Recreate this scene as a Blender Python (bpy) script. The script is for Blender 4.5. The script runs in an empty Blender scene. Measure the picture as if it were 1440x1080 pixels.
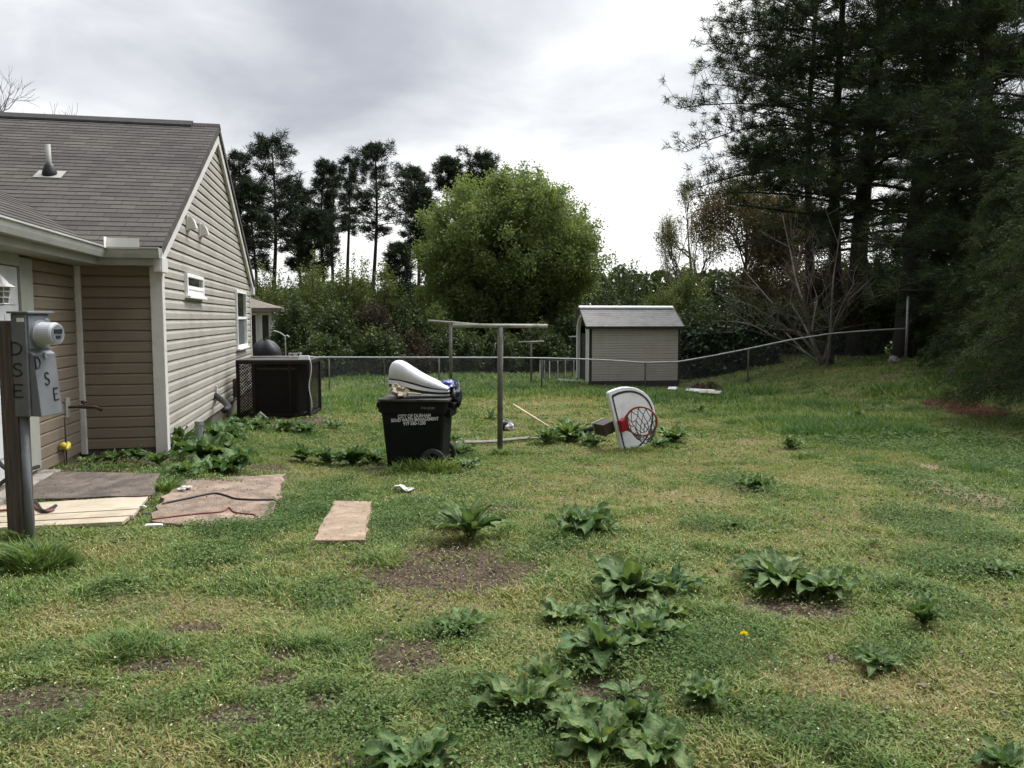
import bpy, math, random
import numpy as np
from mathutils import Vector, Matrix
C = bpy.context.scene.collection
rng = np.random.default_rng(7)
random.seed(7)
EZ = 1.55                      # eye height above the ground under the camera
F = 1120.0                     # focal length in pixels of the 1440 px wide photograph (28 mm)
PITCH = math.atan(92.0 / F)
FW = np.array([0, math.cos(PITCH), -math.sin(PITCH)]); UP = np.array([0, math.sin(PITCH), math.cos(PITCH)])
def ray(px, py):
    return FW + np.array([(px - 720) / F, 0, 0]) + UP * (-(py - 540) / F)
def at(px, py, Y):             # world point at distance Y ahead of the camera
    d = ray(px, py); return np.array([0, 0, EZ]) + d * (Y / d[1])
# ---------------------------------------------------------------- value noise
_lat = np.random.default_rng(3).random((256, 256))
def vnoise(x, y):
    x = np.asarray(x, float); y = np.asarray(y, float)
    xi = np.floor(x).astype(int); yi = np.floor(y).astype(int)
    fx = x - xi; fy = y - yi
    fx = fx * fx * (3 - 2 * fx); fy = fy * fy * (3 - 2 * fy)
    a = _lat[xi & 255, yi & 255]; b = _lat[(xi + 1) & 255, yi & 255]
    c = _lat[xi & 255, (yi + 1) & 255]; d = _lat[(xi + 1) & 255, (yi + 1) & 255]
    return (a * (1 - fx) + b * fx) * (1 - fy) + (c * (1 - fx) + d * fx) * fy
def fbm(x, y, o=3):
    s = 0; a = 1; t = 0
    for i in range(o):
        s = s + a * vnoise(x * 2 ** i + 17.3 * i, y * 2 ** i - 9.1 * i); t += a; a *= .5
    return s / t
def sstep(a, b, x):
    t = np.clip((np.asarray(x, float) - a) / (b - a), 0, 1); return t * t * (3 - 2 * t)
GY = np.array([-40, 3, 6, 8, 10, 12, 16, 24, 34, 50, 80, 400.])
GZ = np.array([0, 0, -.07, -.17, -.29, -.35, -.40, -.64, -.86, -1.05, -1.2, -1.2])
def ground(x, y):
    x = np.asarray(x, float); y = np.asarray(y, float)
    b = (np.interp(y - .8, GY, GZ) + np.interp(y, GY, GZ) + np.interp(y + .8, GY, GZ)) / 3
    r = .9 * sstep(4.5, 12, x) * sstep(10, 22, y)
    l = .15 * sstep(-2.0, -3.7, x) * sstep(6, 8.5, y) * sstep(20, 15, y)
    n = (fbm(x * .9, y * .9) - .5) * .07 + (fbm(x * 3.1 + 5, y * 3.1) - .5) * .035
    return b + r + l + n * sstep(60, 30, y)
def G(px, py):                 # where the photograph's pixel meets the ground
    d = ray(px, py); o = np.array([0, 0, EZ])
    t = np.linspace(1.5, 90, 6000)
    p = o + d[None, :] * t[:, None]
    h = p[:, 2] - ground(p[:, 0], p[:, 1])
    i = int(np.argmax(h < 0))
    if h[i] >= 0: i = len(t) - 1
    a, b = h[i - 1], h[i]
    tt = t[i - 1] + (t[i] - t[i - 1]) * a / (a - b)
    q = o + d * tt; q[2] = float(ground(q[0], q[1])); return q
# ---------------------------------------------------------------- mesh helpers
class MB:
    def __init__(s): s.v = []; s.f = []; s.m = []; s.uv = None
    def add(s, vs, fs, mi=0, M=None):
        o = len(s.v)
        for p in vs:
            p = Vector(p); s.v.append(tuple(M @ p if M is not None else p))
        for f in fs: s.f.append([i + o for i in f]); s.m.append(mi)
    def box(s, c, d, M=None, mi=0, taper=(1, 1)):
        x, y, z = c; a, b, h = d[0] / 2, d[1] / 2, d[2] / 2; tx, ty = taper
        vs = [(x - a, y - b, z - h), (x + a, y - b, z - h), (x + a, y + b, z - h), (x - a, y + b, z - h),
              (x - a * tx, y - b * ty, z + h), (x + a * tx, y - b * ty, z + h), (x + a * tx, y + b * ty, z + h), (x - a * tx, y + b * ty, z + h)]
        s.add(vs, [(0, 3, 2, 1), (4, 5, 6, 7), (0, 1, 5, 4), (1, 2, 6, 5), (2, 3, 7, 6), (3, 0, 4, 7)], mi, M)
    def tube(s, pts, rad, n=8, cap=True, mi=0, M=None, closed=False):
        pts = [np.array(p, float) for p in pts]; k = len(pts)
        if not hasattr(rad, '__len__'): rad = [rad] * k
        ref = None; vs = []
        for i in range(k):
            if closed: t = pts[(i + 1) % k] - pts[i - 1]
            else: t = pts[min(i + 1, k - 1)] - pts[max(i - 1, 0)]
            L = np.linalg.norm(t); t = t / L if L > 1e-9 else np.array([0, 0, 1.])
            if ref is None:
                ref = np.cross(t, [0, 0, 1.])
                if np.linalg.norm(ref) < .1: ref = np.cross(t, [1., 0, 0])
            ref = ref - t * ref.dot(t); ref /= max(np.linalg.norm(ref), 1e-9)
            b = np.cross(t, ref)
            for j in range(n):
                a = 2 * math.pi * j / n
                vs.append(pts[i] + rad[i] * (math.cos(a) * ref + math.sin(a) * b))
        fs = []
        for i in range(k if closed else k - 1):
            i2 = (i + 1) % k
            for j in range(n):
                fs.append((i * n + j, i * n + (j + 1) % n, i2 * n + (j + 1) % n, i2 * n + j))
        if cap and not closed:
            fs.append(tuple(range(n))[::-1]); fs.append(tuple((k - 1) * n + j for j in range(n)))
        s.add(vs, fs, mi, M)
    def prism(s, poly, a, b, ax='z', M=None, mi=0):   # extrude a 2-D outline
        k = len(poly)
        def P(p, h): return {'z': (p[0], p[1], h), 'y': (p[0], h, p[1]), 'x': (h, p[0], p[1])}[ax]
        vs = [P(p, a) for p in poly] + [P(p, b) for p in poly]
        fs = [tuple(range(k))[::-1], tuple(range(k, 2 * k))] + [(i, (i + 1) % k, k + (i + 1) % k, k + i) for i in range(k)]
        s.add(vs, fs, mi, M)
    def grid(s, rows, mi=0, M=None, wrap=False):
        r = len(rows); c = len(rows[0]); vs = [p for row in rows for p in row]
        fs = [(i * c + j, i * c + (j + 1) % c, (i + 1) * c + (j + 1) % c, (i + 1) * c + j) for i in range(r - 1) for j in range(c if wrap else c - 1)]
        s.add(vs, fs, mi, M)
    def build(s, name, mats, parent=None, smooth=False, bevel=0, solid=0):
        me = bpy.data.meshes.new(name); me.from_pydata(s.v, [], s.f)
        if not isinstance(mats, (list, tuple)): mats = [mats]
        for m in mats: me.materials.append(m)
        if len(mats) > 1: me.polygons.foreach_set('material_index', s.m)
        if smooth: me.polygons.foreach_set('use_smooth', [True] * len(s.f))
        if s.uv is not None:
            l = me.uv_layers.new(name='UVMap'); co = []
            for p in me.polygons:
                for vi in p.vertices: co += list(s.uv[vi])
            l.data.foreach_set('uv', co)
        me.update()
        o = bpy.data.objects.new(name, me); C.objects.link(o)
        if parent is not None: o.parent = parent
        if solid:
            md = o.modifiers.new('t', 'SOLIDIFY'); md.thickness = solid; md.offset = 0
        if bevel:
            md = o.modifiers.new('b', 'BEVEL'); md.width = bevel; md.segments = 2; md.limit_method = 'ANGLE'
            for p in me.polygons: p.use_smooth = False
        return o
def arrmesh(name, V, mat, parent=None, tint=None, extra=None):
    """V: (n,k,3) loose polygons; tint: (n,) or (n,k) number carried to the material. extra: list of more (V,tint)"""
    sets = [(V, tint)] + (extra or [])
    vs, ls, st, tt, tn = [], [], [], [], 0
    lo = 0
    for V, t in sets:
        n, k = V.shape[:2]
        vs.append(V.reshape(-1, 3)); ls.append(np.arange(n * k) + lo)
        st.append(np.arange(n) * k + lo); tt.append(np.repeat(t, k) if t.ndim == 1 else t.reshape(-1)); lo += n * k
    vs = np.concatenate(vs).astype(np.float32); st = np.concatenate(st); tt = np.concatenate(tt).astype(np.float32)
    me = bpy.data.meshes.new(name)
    me.vertices.add(len(vs)); me.vertices.foreach_set('co', vs.ravel())
    me.loops.add(len(vs)); me.loops.foreach_set('vertex_index', np.arange(len(vs), dtype=np.int32))
    me.polygons.add(len(st)); me.polygons.foreach_set('loop_start', st.astype(np.int32))
    me.materials.append(mat)
    a = me.attributes.new('tint', 'FLOAT', 'POINT'); a.data.foreach_set('value', tt)
    me.update(calc_edges=True)
    o = bpy.data.objects.new(name, me); C.objects.link(o)
    if parent is not None: o.parent = parent
    return o
def empty(name, loc, rz=0):
    o = bpy.data.objects.new(name, None); C.objects.link(o); o.location = [float(c) for c in loc]; o.rotation_euler = (0, 0, rz)
    o.empty_display_size = .2; return o
def tag(o, label, cat, group=None, kind=None):
    if label: o['label'] = label
    if cat: o['category'] = cat
    if group: o['group'] = group
    if kind: o['kind'] = kind
    return o
def struct(o, kind='structure'): o['kind'] = kind; return o
def copy_tree(o, parent=None):
    c = o.copy(); C.objects.link(c)
    if parent: c.parent = parent
    for ch in o.children: copy_tree(ch, c)
    return c
def unit(v): return v / np.maximum(np.linalg.norm(v, axis=-1, keepdims=True), 1e-9)
def leaves(cen, L, W, g, updir=None, bias=0.0):
    """rhombus leaves at the given centres, random turn; bias pulls the long axis to updir"""
    n = len(cen); d = unit(g.normal(size=(n, 3)))
    if updir is not None: d = unit(d * (1 - bias) + np.asarray(updir) * bias)
    e = unit(np.cross(d, unit(g.normal(size=(n, 3)))))
    L = (np.broadcast_to(L, n) * g.uniform(.7, 1.3, n))[:, None]; W = (np.broadcast_to(W, n) * g.uniform(.7, 1.3, n))[:, None]
    return np.stack([cen - d * L / 2, cen + e * W / 2 - d * L * .06, cen + d * L / 2, cen - e * W / 2 - d * L * .06], 1)
def needles(cen, d, L, W, g):
    n = len(cen); e = unit(np.cross(d, unit(g.normal(size=(n, 3)))))
    L = (np.broadcast_to(L, n) * g.uniform(.7, 1.25, n))[:, None]
    W = np.broadcast_to(W, n)[:, None]
    return np.stack([cen - e * W / 2, cen + e * W / 2, cen + d * L], 1)
# ---------------------------------------------------------------- materials
def newmat(name):
    m = bpy.data.materials.new(name); m.use_nodes = True; nt = m.node_tree; nt.nodes.clear()
    out = nt.nodes.new('ShaderNodeOutputMaterial'); b = nt.nodes.new('ShaderNodeBsdfPrincipled')
    nt.links.new(b.outputs[0], out.inputs[0]); return m, nt, b, out
def col4(c): return (c[0], c[1], c[2], 1)
def noise_node(nt, scale, detail=4, coord='Object', rough=.55, sc=None):
    tc = nt.nodes.new('ShaderNodeTexCoord'); n = nt.nodes.new('ShaderNodeTexNoise')
    n.inputs['Scale'].default_value = scale; n.inputs['Detail'].default_value = detail; n.inputs['Roughness'].default_value = rough
    if sc:
        mp = nt.nodes.new('ShaderNodeMapping'); mp.inputs['Scale'].default_value = sc
        nt.links.new(tc.outputs[coord], mp.inputs[0]); nt.links.new(mp.outputs[0], n.inputs['Vector'])
    else: nt.links.new(tc.outputs[coord], n.inputs['Vector'])
    return n
def ramp(nt, src, stops):
    r = nt.nodes.new('ShaderNodeValToRGB'); e = r.color_ramp.elements
    while len(e) > 1: e.remove(e[-1])
    e[0].position = stops[0][0]; e[0].color = col4(stops[0][1])
    for p, c in stops[1:]:
        k = e.new(p); k.color = col4(c)
    nt.links.new(src, r.inputs[0]); return r
def mixc(nt, fac, a, b, mode='MIX'):
    m = nt.nodes.new('ShaderNodeMix'); m.data_type = 'RGBA'; m.blend_type = mode
    for sock, v in ((m.inputs[0], fac), (m.inputs[6], a), (m.inputs[7], b)):
        if hasattr(v, 'is_output'): nt.links.new(v, sock)
        elif isinstance(v, (int, float)): sock.default_value = v
        else: sock.default_value = col4(v)
    return m.outputs[2]
def surf(name, base, var=.25, scale=6, rough=.7, metal=0, bump=.0, bscale=40, sc=None, spec=.35, dirt=None, dscale=2.5):
    """a plain weathered surface: noise-varied colour, optional dirt blotches, optional bump"""
    m, nt, b, out = newmat(name)
    n = noise_node(nt, scale, 5, sc=sc); lo = [c * (1 - var) for c in base]; hi = [min(1, c * (1 + var)) for c in base]
    c = ramp(nt, n.outputs[0], [(.3, lo), (.7, hi)]).outputs[0]
    if dirt:
        d = noise_node(nt, dscale, 6, rough=.7); f = ramp(nt, d.outputs[0], [(.48, (0, 0, 0)), (.68, (1, 1, 1))])
        c = mixc(nt, f.outputs[0], c, dirt)
    nt.links.new(c, b.inputs['Base Color'])
    b.inputs['Roughness'].default_value = rough; b.inputs['Metallic'].default_value = metal
    b.inputs['Specular IOR Level'].default_value = spec
    if bump:
        n2 = noise_node(nt, bscale, 4, sc=sc); bp = nt.nodes.new('ShaderNodeBump'); bp.inputs['Strength'].default_value = bump; bp.inputs['Distance'].default_value = .02
        nt.links.new(n2.outputs[0], bp.inputs['Height']); nt.links.new(bp.outputs[0], b.inputs['Normal'])
    return m
def foliage(name, stops, trans=.3, rough=.6, spec=.25, transcol=None):
    """leaf material: colour from the per-leaf number 'tint', some light passing through"""
    m, nt, b, out = newmat(name)
    at_ = nt.nodes.new('ShaderNodeAttribute'); at_.attribute_name = 'tint'
    c = ramp(nt, at_.outputs['Fac'], stops).outputs[0]
    nt.links.new(c, b.inputs['Base Color']); b.inputs['Roughness'].default_value = rough; b.inputs['Specular IOR Level'].default_value = spec
    if trans:
        t = nt.nodes.new('ShaderNodeBsdfTranslucent'); mx = nt.nodes.new('ShaderNodeMixShader'); mx.inputs[0].default_value = trans
        cc = mixc(nt, 1, c, transcol or (1.25, 1.3, .7), 'MULTIPLY'); nt.links.new(cc, t.inputs[0])
        nt.links.new(b.outputs[0], mx.inputs[1]); nt.links.new(t.outputs[0], mx.inputs[2]); nt.links.new(mx.outputs[0], out.inputs[0])
    return m
M = {}
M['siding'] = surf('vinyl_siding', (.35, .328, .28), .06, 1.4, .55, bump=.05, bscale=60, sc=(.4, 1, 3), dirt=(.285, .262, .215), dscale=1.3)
M['siding_shade'] = surf('vinyl_siding_shaded', (.20, .160, .115), .08, 1.4, .6, bump=.05, bscale=60, dirt=(.165, .13, .092), dscale=1.3)  # same siding, with the shade of the recessed walls put into a darker colour
M['trim'] = surf('white_vinyl_trim', (.60, .58, .55), .06, 3, .5, dirt=(.48, .46, .42), dscale=3)
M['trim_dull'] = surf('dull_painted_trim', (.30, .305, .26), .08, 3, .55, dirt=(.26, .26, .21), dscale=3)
M['door'] = surf('white_door_paint', (.55, .56, .56), .05, 2, .4, dirt=(.46, .46, .45), dscale=3)
M['glass'] = surf('dark_window_glass', (.02, .022, .024), .2, 2, .06, spec=.6)
M['glass_pale'] = surf('curtained_window_glass', (.16, .18, .18), .25, 9, .12, spec=.6)
M['concrete'] = surf('weathered_concrete', (.26, .24, .21), .25, 5, .9, bump=.4, bscale=70, dirt=(.13, .115, .09), dscale=4)
M['block'] = surf('dark_foundation_block', (.10, .085, .065), .3, 6, .95, bump=.3)
M['slab_dark'] = surf('stained_patio_slab', (.135, .107, .085), .45, 7, .9, bump=.8, bscale=70, dirt=(.062, .049, .04), dscale=2.8)
M['slab_pink'] = surf('muddy_patio_slab', (.225, .165, .120), .45, 5, .92, bump=.8, bscale=60, dirt=(.115, .082, .058), dscale=3.4)
M['slab_sand'] = surf('sandy_stepping_stone', (.27, .20, .137), .3, 9, .92, bump=.4, bscale=110, dirt=(.19, .14, .092), dscale=3.5)
M['plank'] = surf('pale_pine_boards', (.42, .36, .265), .18, 3, .7, bump=.25, bscale=18, sc=(1, 14, 6), dirt=(.33, .27, .185), dscale=3)
M['post_wood'] = surf('grey_weathered_post', (.105, .085, .072), .35, 5, .9, bump=.5, bscale=12, sc=(9, 9, .7))
M['grey_paint'] = surf('grey_enclosure_paint', (.155, .165, .175), .10, 4, .5, metal=.15, dirt=(.12, .125, .13), dscale=5)
M['marker'] = surf('black_marker_ink', (.012, .012, .014), .1, 5, .6)
M['gutter'] = surf('shaded_gutter_paint', (.34, .345, .31), .08, 2, .5, dirt=(.26, .265, .23), dscale=3)  # gutter and fascia paint darkened: the shade on them is in the colour
M['galv'] = surf('galvanised_steel', (.36, .37, .37), .15, 12, .45, metal=.6, dirt=(.26, .26, .25), dscale=8)
M['rail'] = surf('pale_fence_rail', (.46, .47, .46), .12, 5, .6, dirt=(.36, .35, .33), dscale=1.5)
M['wire'] = surf('weathered_fence_wire', (.07, .073, .073), .2, 4, .5, metal=.5)
M['pipe'] = surf('rusting_grey_pipe', (.125, .12, .105), .3, 7, .65, metal=.2, dirt=(.10, .065, .04), dscale=4)
M['bar'] = surf('aged_pale_bar', (.30, .30, .25), .2, 6, .6, dirt=(.17, .15, .10), dscale=5)
M['bin'] = surf('dark_green_bin_plastic', (.007, .0085, .0078), .25, 4, .6, bump=.08, bscale=200, spec=.10, dirt=(.013, .013, .0115), dscale=3)
M['bin_rim'] = surf('dusty_bin_rim', (.055, .05, .045), .4, 14, .6, dirt=(.02, .02, .019), dscale=8)
M['rubber'] = surf('black_rubber', (.017, .017, .017), .3, 9, .8)
M['ink_white'] = surf('white_bin_print', (.62, .62, .60), .15, 60, .7)
M['ink_grey'] = surf('grey_bin_print', (.13, .13, .13), .2, 60, .7)
M['white_plastic'] = surf('white_moulded_plastic', (.66, .67, .70), .04, 3, .38, dirt=(.58, .58, .59), dscale=5)
M['black_plastic'] = surf('black_plastic', (.014, .014, .015), .3, 8, .45)
M['bag_blue'] = surf('dark_blue_bag', (.03, .045, .19), .4, 5, .25, bump=.4, bscale=14, spec=.6)
M['bag_tan'] = surf('tan_paper_bag', (.32, .27, .20), .2, 6, .8, bump=.4, bscale=20)
M['cage'] = surf('black_cage_paint', (.013, .011, .010), .4, 8, .7, spec=.2, dirt=(.028, .018, .012), dscale=6)
M['cage_top'] = surf('dusty_cage_top', (.055, .045, .040), .3, 8, .75, dirt=(.03, .022, .018), dscale=4)
M['unit'] = surf('dark_unit_paint', (.012, .011, .010), .3, 5, .65, spec=.2)
M['board_white'] = surf('backboard_white', (.74, .75, .76), .05, 5, .5, dirt=(.62, .62, .61), dscale=6)
M['board_line'] = surf('backboard_black_line', (.03, .03, .033), .2, 6, .5)
M['rim_red'] = surf('faded_red_rim', (.30, .055, .03), .3, 9, .5, dirt=(.20, .08, .045), dscale=7)
M['bracket_red'] = surf('red_bracket', (.27, .012, .02), .3, 12, .4)
M['net_cord'] = surf('grey_net_cord', (.075, .07, .066), .4, 30, .9)
M['box_brown'] = surf('dark_brown_metal', (.040, .028, .022), .3, 9, .6, dirt=(.025, .018, .015), dscale=5)
M['shed_wall'] = surf('shed_vinyl_wall', (.50, .46, .395), .05, 2, .6, dirt=(.44, .40, .33), dscale=1.6)
M['shed_roof'] = surf('shed_roof_panels', (.29, .28, .26), .12, 6, .95, spec=.08, sc=(1, 4, 1), dirt=(.22, .212, .195), dscale=3)
M['shed_dark'] = surf('shed_dark_trim', (.030, .026, .022), .3, 5, .7)
M['white_paint'] = surf('shed_white_trim', (.80, .79, .76), .05, 5, .5)
M['nb_wall'] = surf('neighbour_white_siding', (.70, .69, .65), .1, 3, .6)
M['nb_roof'] = surf('neighbour_brown_roof', (.15, .125, .10), .2, 6, .85)
M['tarp'] = surf('black_grill_cover', (.012, .012, .013), .4, 6, .55, bump=.4, bscale=10)
M['cable_black'] = surf('black_cable', (.014, .013, .013), .2, 9, .5)
M['cable_red'] = surf('red_brown_cable', (.15, .045, .035), .2, 9, .5)
M['cable_white'] = surf('white_cable', (.5, .5, .46), .2, 9, .5)
M['yellow'] = surf('yellow_plastic', (.62, .50, .06), .15, 9, .45)
M['copper'] = surf('brown_copper_pipe', (.045, .028, .018), .3, 20, .5, metal=.3)
M['stick'] = surf('tan_wooden_handle', (.50, .42, .27), .2, 6, .7, sc=(1, 1, .2))
M['litter'] = surf('white_litter', (.52, .51, .47), .1, 15, .7, bump=.5, bscale=30)
M['bark_dark'] = surf('dark_pine_bark', (.040, .032, .027), .4, 6, .95, bump=.9, bscale=9, sc=(1, 1, .35))
M['bark_far'] = surf('far_pine_bark', (.045, .038, .033), .3, 3, .95)
M['bark_grey'] = surf('grey_smooth_bark', (.175, .15, .122), .35, 9, .9, bump=.3, bscale=30)
M['bark_brown'] = surf('brown_branch_bark', (.075, .058, .046), .3, 6, .95)
M['twig'] = surf('pale_grey_twig', (.16, .145, .135), .3, 8, .9)
# ================================================================ camera, light, sky
cam = bpy.data.cameras.new('camera'); co = bpy.data.objects.new('camera', cam); C.objects.link(co)
co.location = (0, 0, EZ); co.rotation_euler = (math.pi / 2 - PITCH, 0, 0)
cam.sensor_width = 36; cam.lens = 28.0; cam.clip_end = 2000; cam.clip_start = .05
sc = bpy.context.scene; sc.camera = co
SUN_AZ, SUN_EL = math.radians(46), math.radians(60)      # clockwise from straight ahead, height
sdir = Vector((math.sin(SUN_AZ) * math.cos(SUN_EL), math.cos(SUN_AZ) * math.cos(SUN_EL), math.sin(SUN_EL)))
sl = bpy.data.lights.new('sun', 'SUN'); sl.energy = 1.5; sl.angle = math.radians(14); sl.color = (1, .95, .87)
so = bpy.data.objects.new('sun', sl); C.objects.link(so); so.rotation_euler = (-sdir).to_track_quat('-Z', 'Y').to_euler()
so.location = (8, 8, 25)
w = bpy.data.worlds.new('World'); sc.world = w; w.use_nodes = True
nt = w.node_tree; nt.nodes.clear()
def N(t, **k):
    n = nt.nodes.new(t)
    for a, v in k.items(): setattr(n, a, v)
    return n
def math_(op, a, b=None, clamp=False):
    n = N('ShaderNodeMath', operation=op, use_clamp=clamp)
    for s, v in zip(n.inputs, (a, b)):
        if v is None: continue
        if hasattr(v, 'is_output'): nt.links.new(v, s)
        else: s.default_value = v
    return n.outputs[0]
wout = N('ShaderNodeOutputWorld'); bg = N('ShaderNodeBackground'); bg.inputs[1].default_value = .1
nt.links.new(bg.outputs[0], wout.inputs[0])
sky = N('ShaderNodeTexSky', sky_type='NISHITA', sun_disc=False, sun_elevation=SUN_EL, sun_rotation=SUN_AZ)
tc = N('ShaderNodeTexCoord'); sx = N('ShaderNodeSeparateXYZ'); nt.links.new(tc.outputs['Generated'], sx.inputs[0])
zz = math_('MAXIMUM', sx.outputs[2], 0.0)
inv = math_('DIVIDE', 1.0, math_('ADD', zz, .34))
cx = N('ShaderNodeCombineXYZ'); nt.links.new(math_('MULTIPLY', sx.outputs[0], inv), cx.inputs[0]); nt.links.new(math_('MULTIPLY', sx.outputs[1], inv), cx.inputs[1])
mp = N('ShaderNodeMapping'); mp.inputs['Location'].default_value = (3.1, 1.7, 0); mp.inputs['Rotation'].default_value = (0, 0, math.radians(-18)); mp.inputs['Scale'].default_value = (1.1, 1.5, 1)
nt.links.new(cx.outputs[0], mp.inputs[0])
n1 = N('ShaderNodeTexNoise'); n1.inputs['Scale'].default_value = .9; n1.inputs['Detail'].default_value = 5; n1.inputs['Roughness'].default_value = .5; n1.inputs['Distortion'].default_value = .25
nt.links.new(mp.outputs[0], n1.inputs['Vector'])
def dotdir(d):
    d = unit(np.array(d, float)); v = N('ShaderNodeVectorMath', operation='DOT_PRODUCT'); v.inputs[1].default_value = d
    nt.links.new(tc.outputs['Generated'], v.inputs[0]); return v.outputs['Value']
def spot(px, py, a0, a1):       # 1 inside angle a0 of the direction, 0 beyond a1 (degrees): thick or thin places of the cloud cover
    m = N('ShaderNodeMapRange', interpolation_type='SMOOTHSTEP'); nt.links.new(dotdir(ray(px, py)), m.inputs[0])
    m.inputs[1].default_value = math.cos(math.radians(a1)); m.inputs[2].default_value = math.cos(math.radians(a0))
    m.inputs[3].default_value = 0; m.inputs[4].default_value = 1; return m.outputs[0]
n2_ = N('ShaderNodeTexNoise'); n2_.inputs['Scale'].default_value = 2.6; n2_.inputs['Detail'].default_value = 6; n2_.inputs['Roughness'].default_value = .55; n2_.inputs['Distortion'].default_value = .5
nt.links.new(mp.outputs[0], n2_.inputs['Vector'])
brk = math_('MULTIPLY', math_('SUBTRACT', n2_.outputs[0], .5), .42)
lowz = N('ShaderNodeMapRange', interpolation_type='SMOOTHSTEP'); nt.links.new(sx.outputs[2], lowz.inputs[0]); lowz.inputs[1].default_value = .28; lowz.inputs[2].default_value = .06; lowz.inputs[3].default_value = 0; lowz.inputs[4].default_value = 1
thin = spot(930, 250, 2, 30)
thick = math_('MAXIMUM', spot(640, 75, 0, 15), math_('MAXIMUM', spot(380, 40, 0, 15), spot(840, 120, 0, 12)))
lefty = spot(40, 110, 0, 20)
v = math_('ADD', math_('ADD', n1.outputs[0], brk), math_('SUBTRACT', math_('ADD', math_('MULTIPLY', thin, .25), math_('ADD', math_('MULTIPLY', lefty, .32), math_('MULTIPLY', lowz.outputs[0], .16))), math_('MULTIPLY', thick, .12)))
r = N('ShaderNodeValToRGB'); e = r.color_ramp.elements
e[0].position = .22; e[0].color = (.27, .28, .315, 1); e[1].position = .86; e[1].color = (.92, .92, .90, 1)
k = e.new(.45); k.color = (.39, .402, .44, 1); k = e.new(.64); k.color = (.60, .608, .628, 1)
nt.links.new(v, r.inputs[0])
# the overcast is brighter towards the sun's side, darker behind
front = N('ShaderNodeMapRange', interpolation_type='SMOOTHSTEP'); nt.links.new(dotdir((.45, 1, .25)), front.inputs[0])
front.inputs[1].default_value = -.9; front.inputs[2].default_value = .55; front.inputs[3].default_value = .40; front.inputs[4].default_value = 1.0
# sky out of view brightened round the hidden sun, added for more light
glow = N('ShaderNodeMapRange', interpolation_type='SMOOTHSTEP'); nt.links.new(dotdir(tuple(sdir)), glow.inputs[0])
glow.inputs[1].default_value = math.cos(math.radians(50)); glow.inputs[2].default_value = math.cos(math.radians(4)); glow.inputs[3].default_value = 0; glow.inputs[4].default_value = 1
gl2 = math_('MULTIPLY', math_('POWER', glow.outputs[0], 1.5), 9.0)
high = N('ShaderNodeMapRange', interpolation_type='SMOOTHSTEP'); nt.links.new(sx.outputs[2], high.inputs[0])  # overhead sky, out of view, brightened as extra light on the yard
high.inputs[1].default_value = .46; high.inputs[2].default_value = .95; high.inputs[3].default_value = 0; high.inputs[4].default_value = 1.3
lum = math_('MULTIPLY', math_('ADD', math_('ADD', front.outputs[0], gl2), high.outputs[0]), 10.0)
cl = N('ShaderNodeVectorMath', operation='SCALE'); nt.links.new(r.outputs[0], cl.inputs[0]); nt.links.new(lum, cl.inputs['Scale'])
mx = N('ShaderNodeMix', data_type='RGBA'); mx.inputs[0].default_value = .93
nt.links.new(sky.outputs[0], mx.inputs[6]); nt.links.new(cl.outputs[0], mx.inputs[7]); nt.links.new(mx.outputs[2], bg.inputs[0])
vs_ = sc.view_settings; vs_.view_transform = 'Standard'; vs_.look = 'None'; vs_.exposure = .52; vs_.gamma = 1; vs_.use_curve_mapping = False
sc.render.engine = 'CYCLES'; cy = sc.cycles
cy.max_bounces = 6; cy.diffuse_bounces = 3; cy.glossy_bounces = 2; cy.transmission_bounces = 3; cy.transparent_max_bounces = 4
cy.caustics_reflective = False; cy.caustics_refractive = False; cy.sample_clamp_indirect = 4
cy.use_adaptive_sampling = True; cy.adaptive_threshold = .02; cy.use_denoising = True; cy.denoiser = 'OPENIMAGEDENOISE'; cy.denoising_input_passes = 'RGB_ALBEDO_NORMAL'; cy.denoising_prefilter = 'ACCURATE'
sc.render.filter_size = 1.35 if hasattr(sc.render, 'filter_size') else 1.5
# ================================================================ ground fields
def ell(lst):
    out = []
    for (px, py, rx, ry) in lst:
        c = G(px, py); a = G(px + rx, py); b0 = G(px, py + ry); b1 = G(px, max(py - ry, 470))
        out.append((c[0], c[1], max(abs(a[0] - c[0]), .02), max((b1[1] - b0[1]) / 2, .02)))
    return out
def field(es, x, y, soft=.55, wob=.35):
    s = np.zeros_like(x); n = (fbm(x * 2.3 + 3, y * 2.3) - .5) * 2 * wob + (fbm(x * 9 + 3, y * 9) - .5) * wob
    for cx_, cy_, rx, ry in es:
        d = np.sqrt(((x - cx_) / rx) ** 2 + ((y - cy_) / ry) ** 2) + n
        s = np.maximum(s, sstep(1 + soft / 2, 1 - soft / 2, d))
    return s
SOIL = ell([(640, 797, 118, 30), (265, 888, 42, 12), (560, 922, 52, 26), (60, 985, 80, 20), (235, 938, 70, 12), (715, 716, 45, 8), (400, 925, 36, 13),
            (1175, 930, 20, 8), (570, 655, 45, 10), (375, 660, 30, 6), (860, 985, 60, 22), (330, 1010, 40, 14), (455, 990, 30, 10), (880, 870, 60, 10), (1120, 858, 70, 10), (395, 960, 30, 12)])
TAN = ell([(1345, 690, 36, 22), (1320, 660, 20, 8), (640, 712, 20, 4)])
RED = ell([(1354, 574, 44, 15)])
DARKS = ell([(160, 655, 70, 14), (250, 640, 60, 10), (990, 547, 34, 10), (420, 592, 70, 6)])  # dark soil; beside the recessed wall it also paints in the eave's shade
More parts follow.
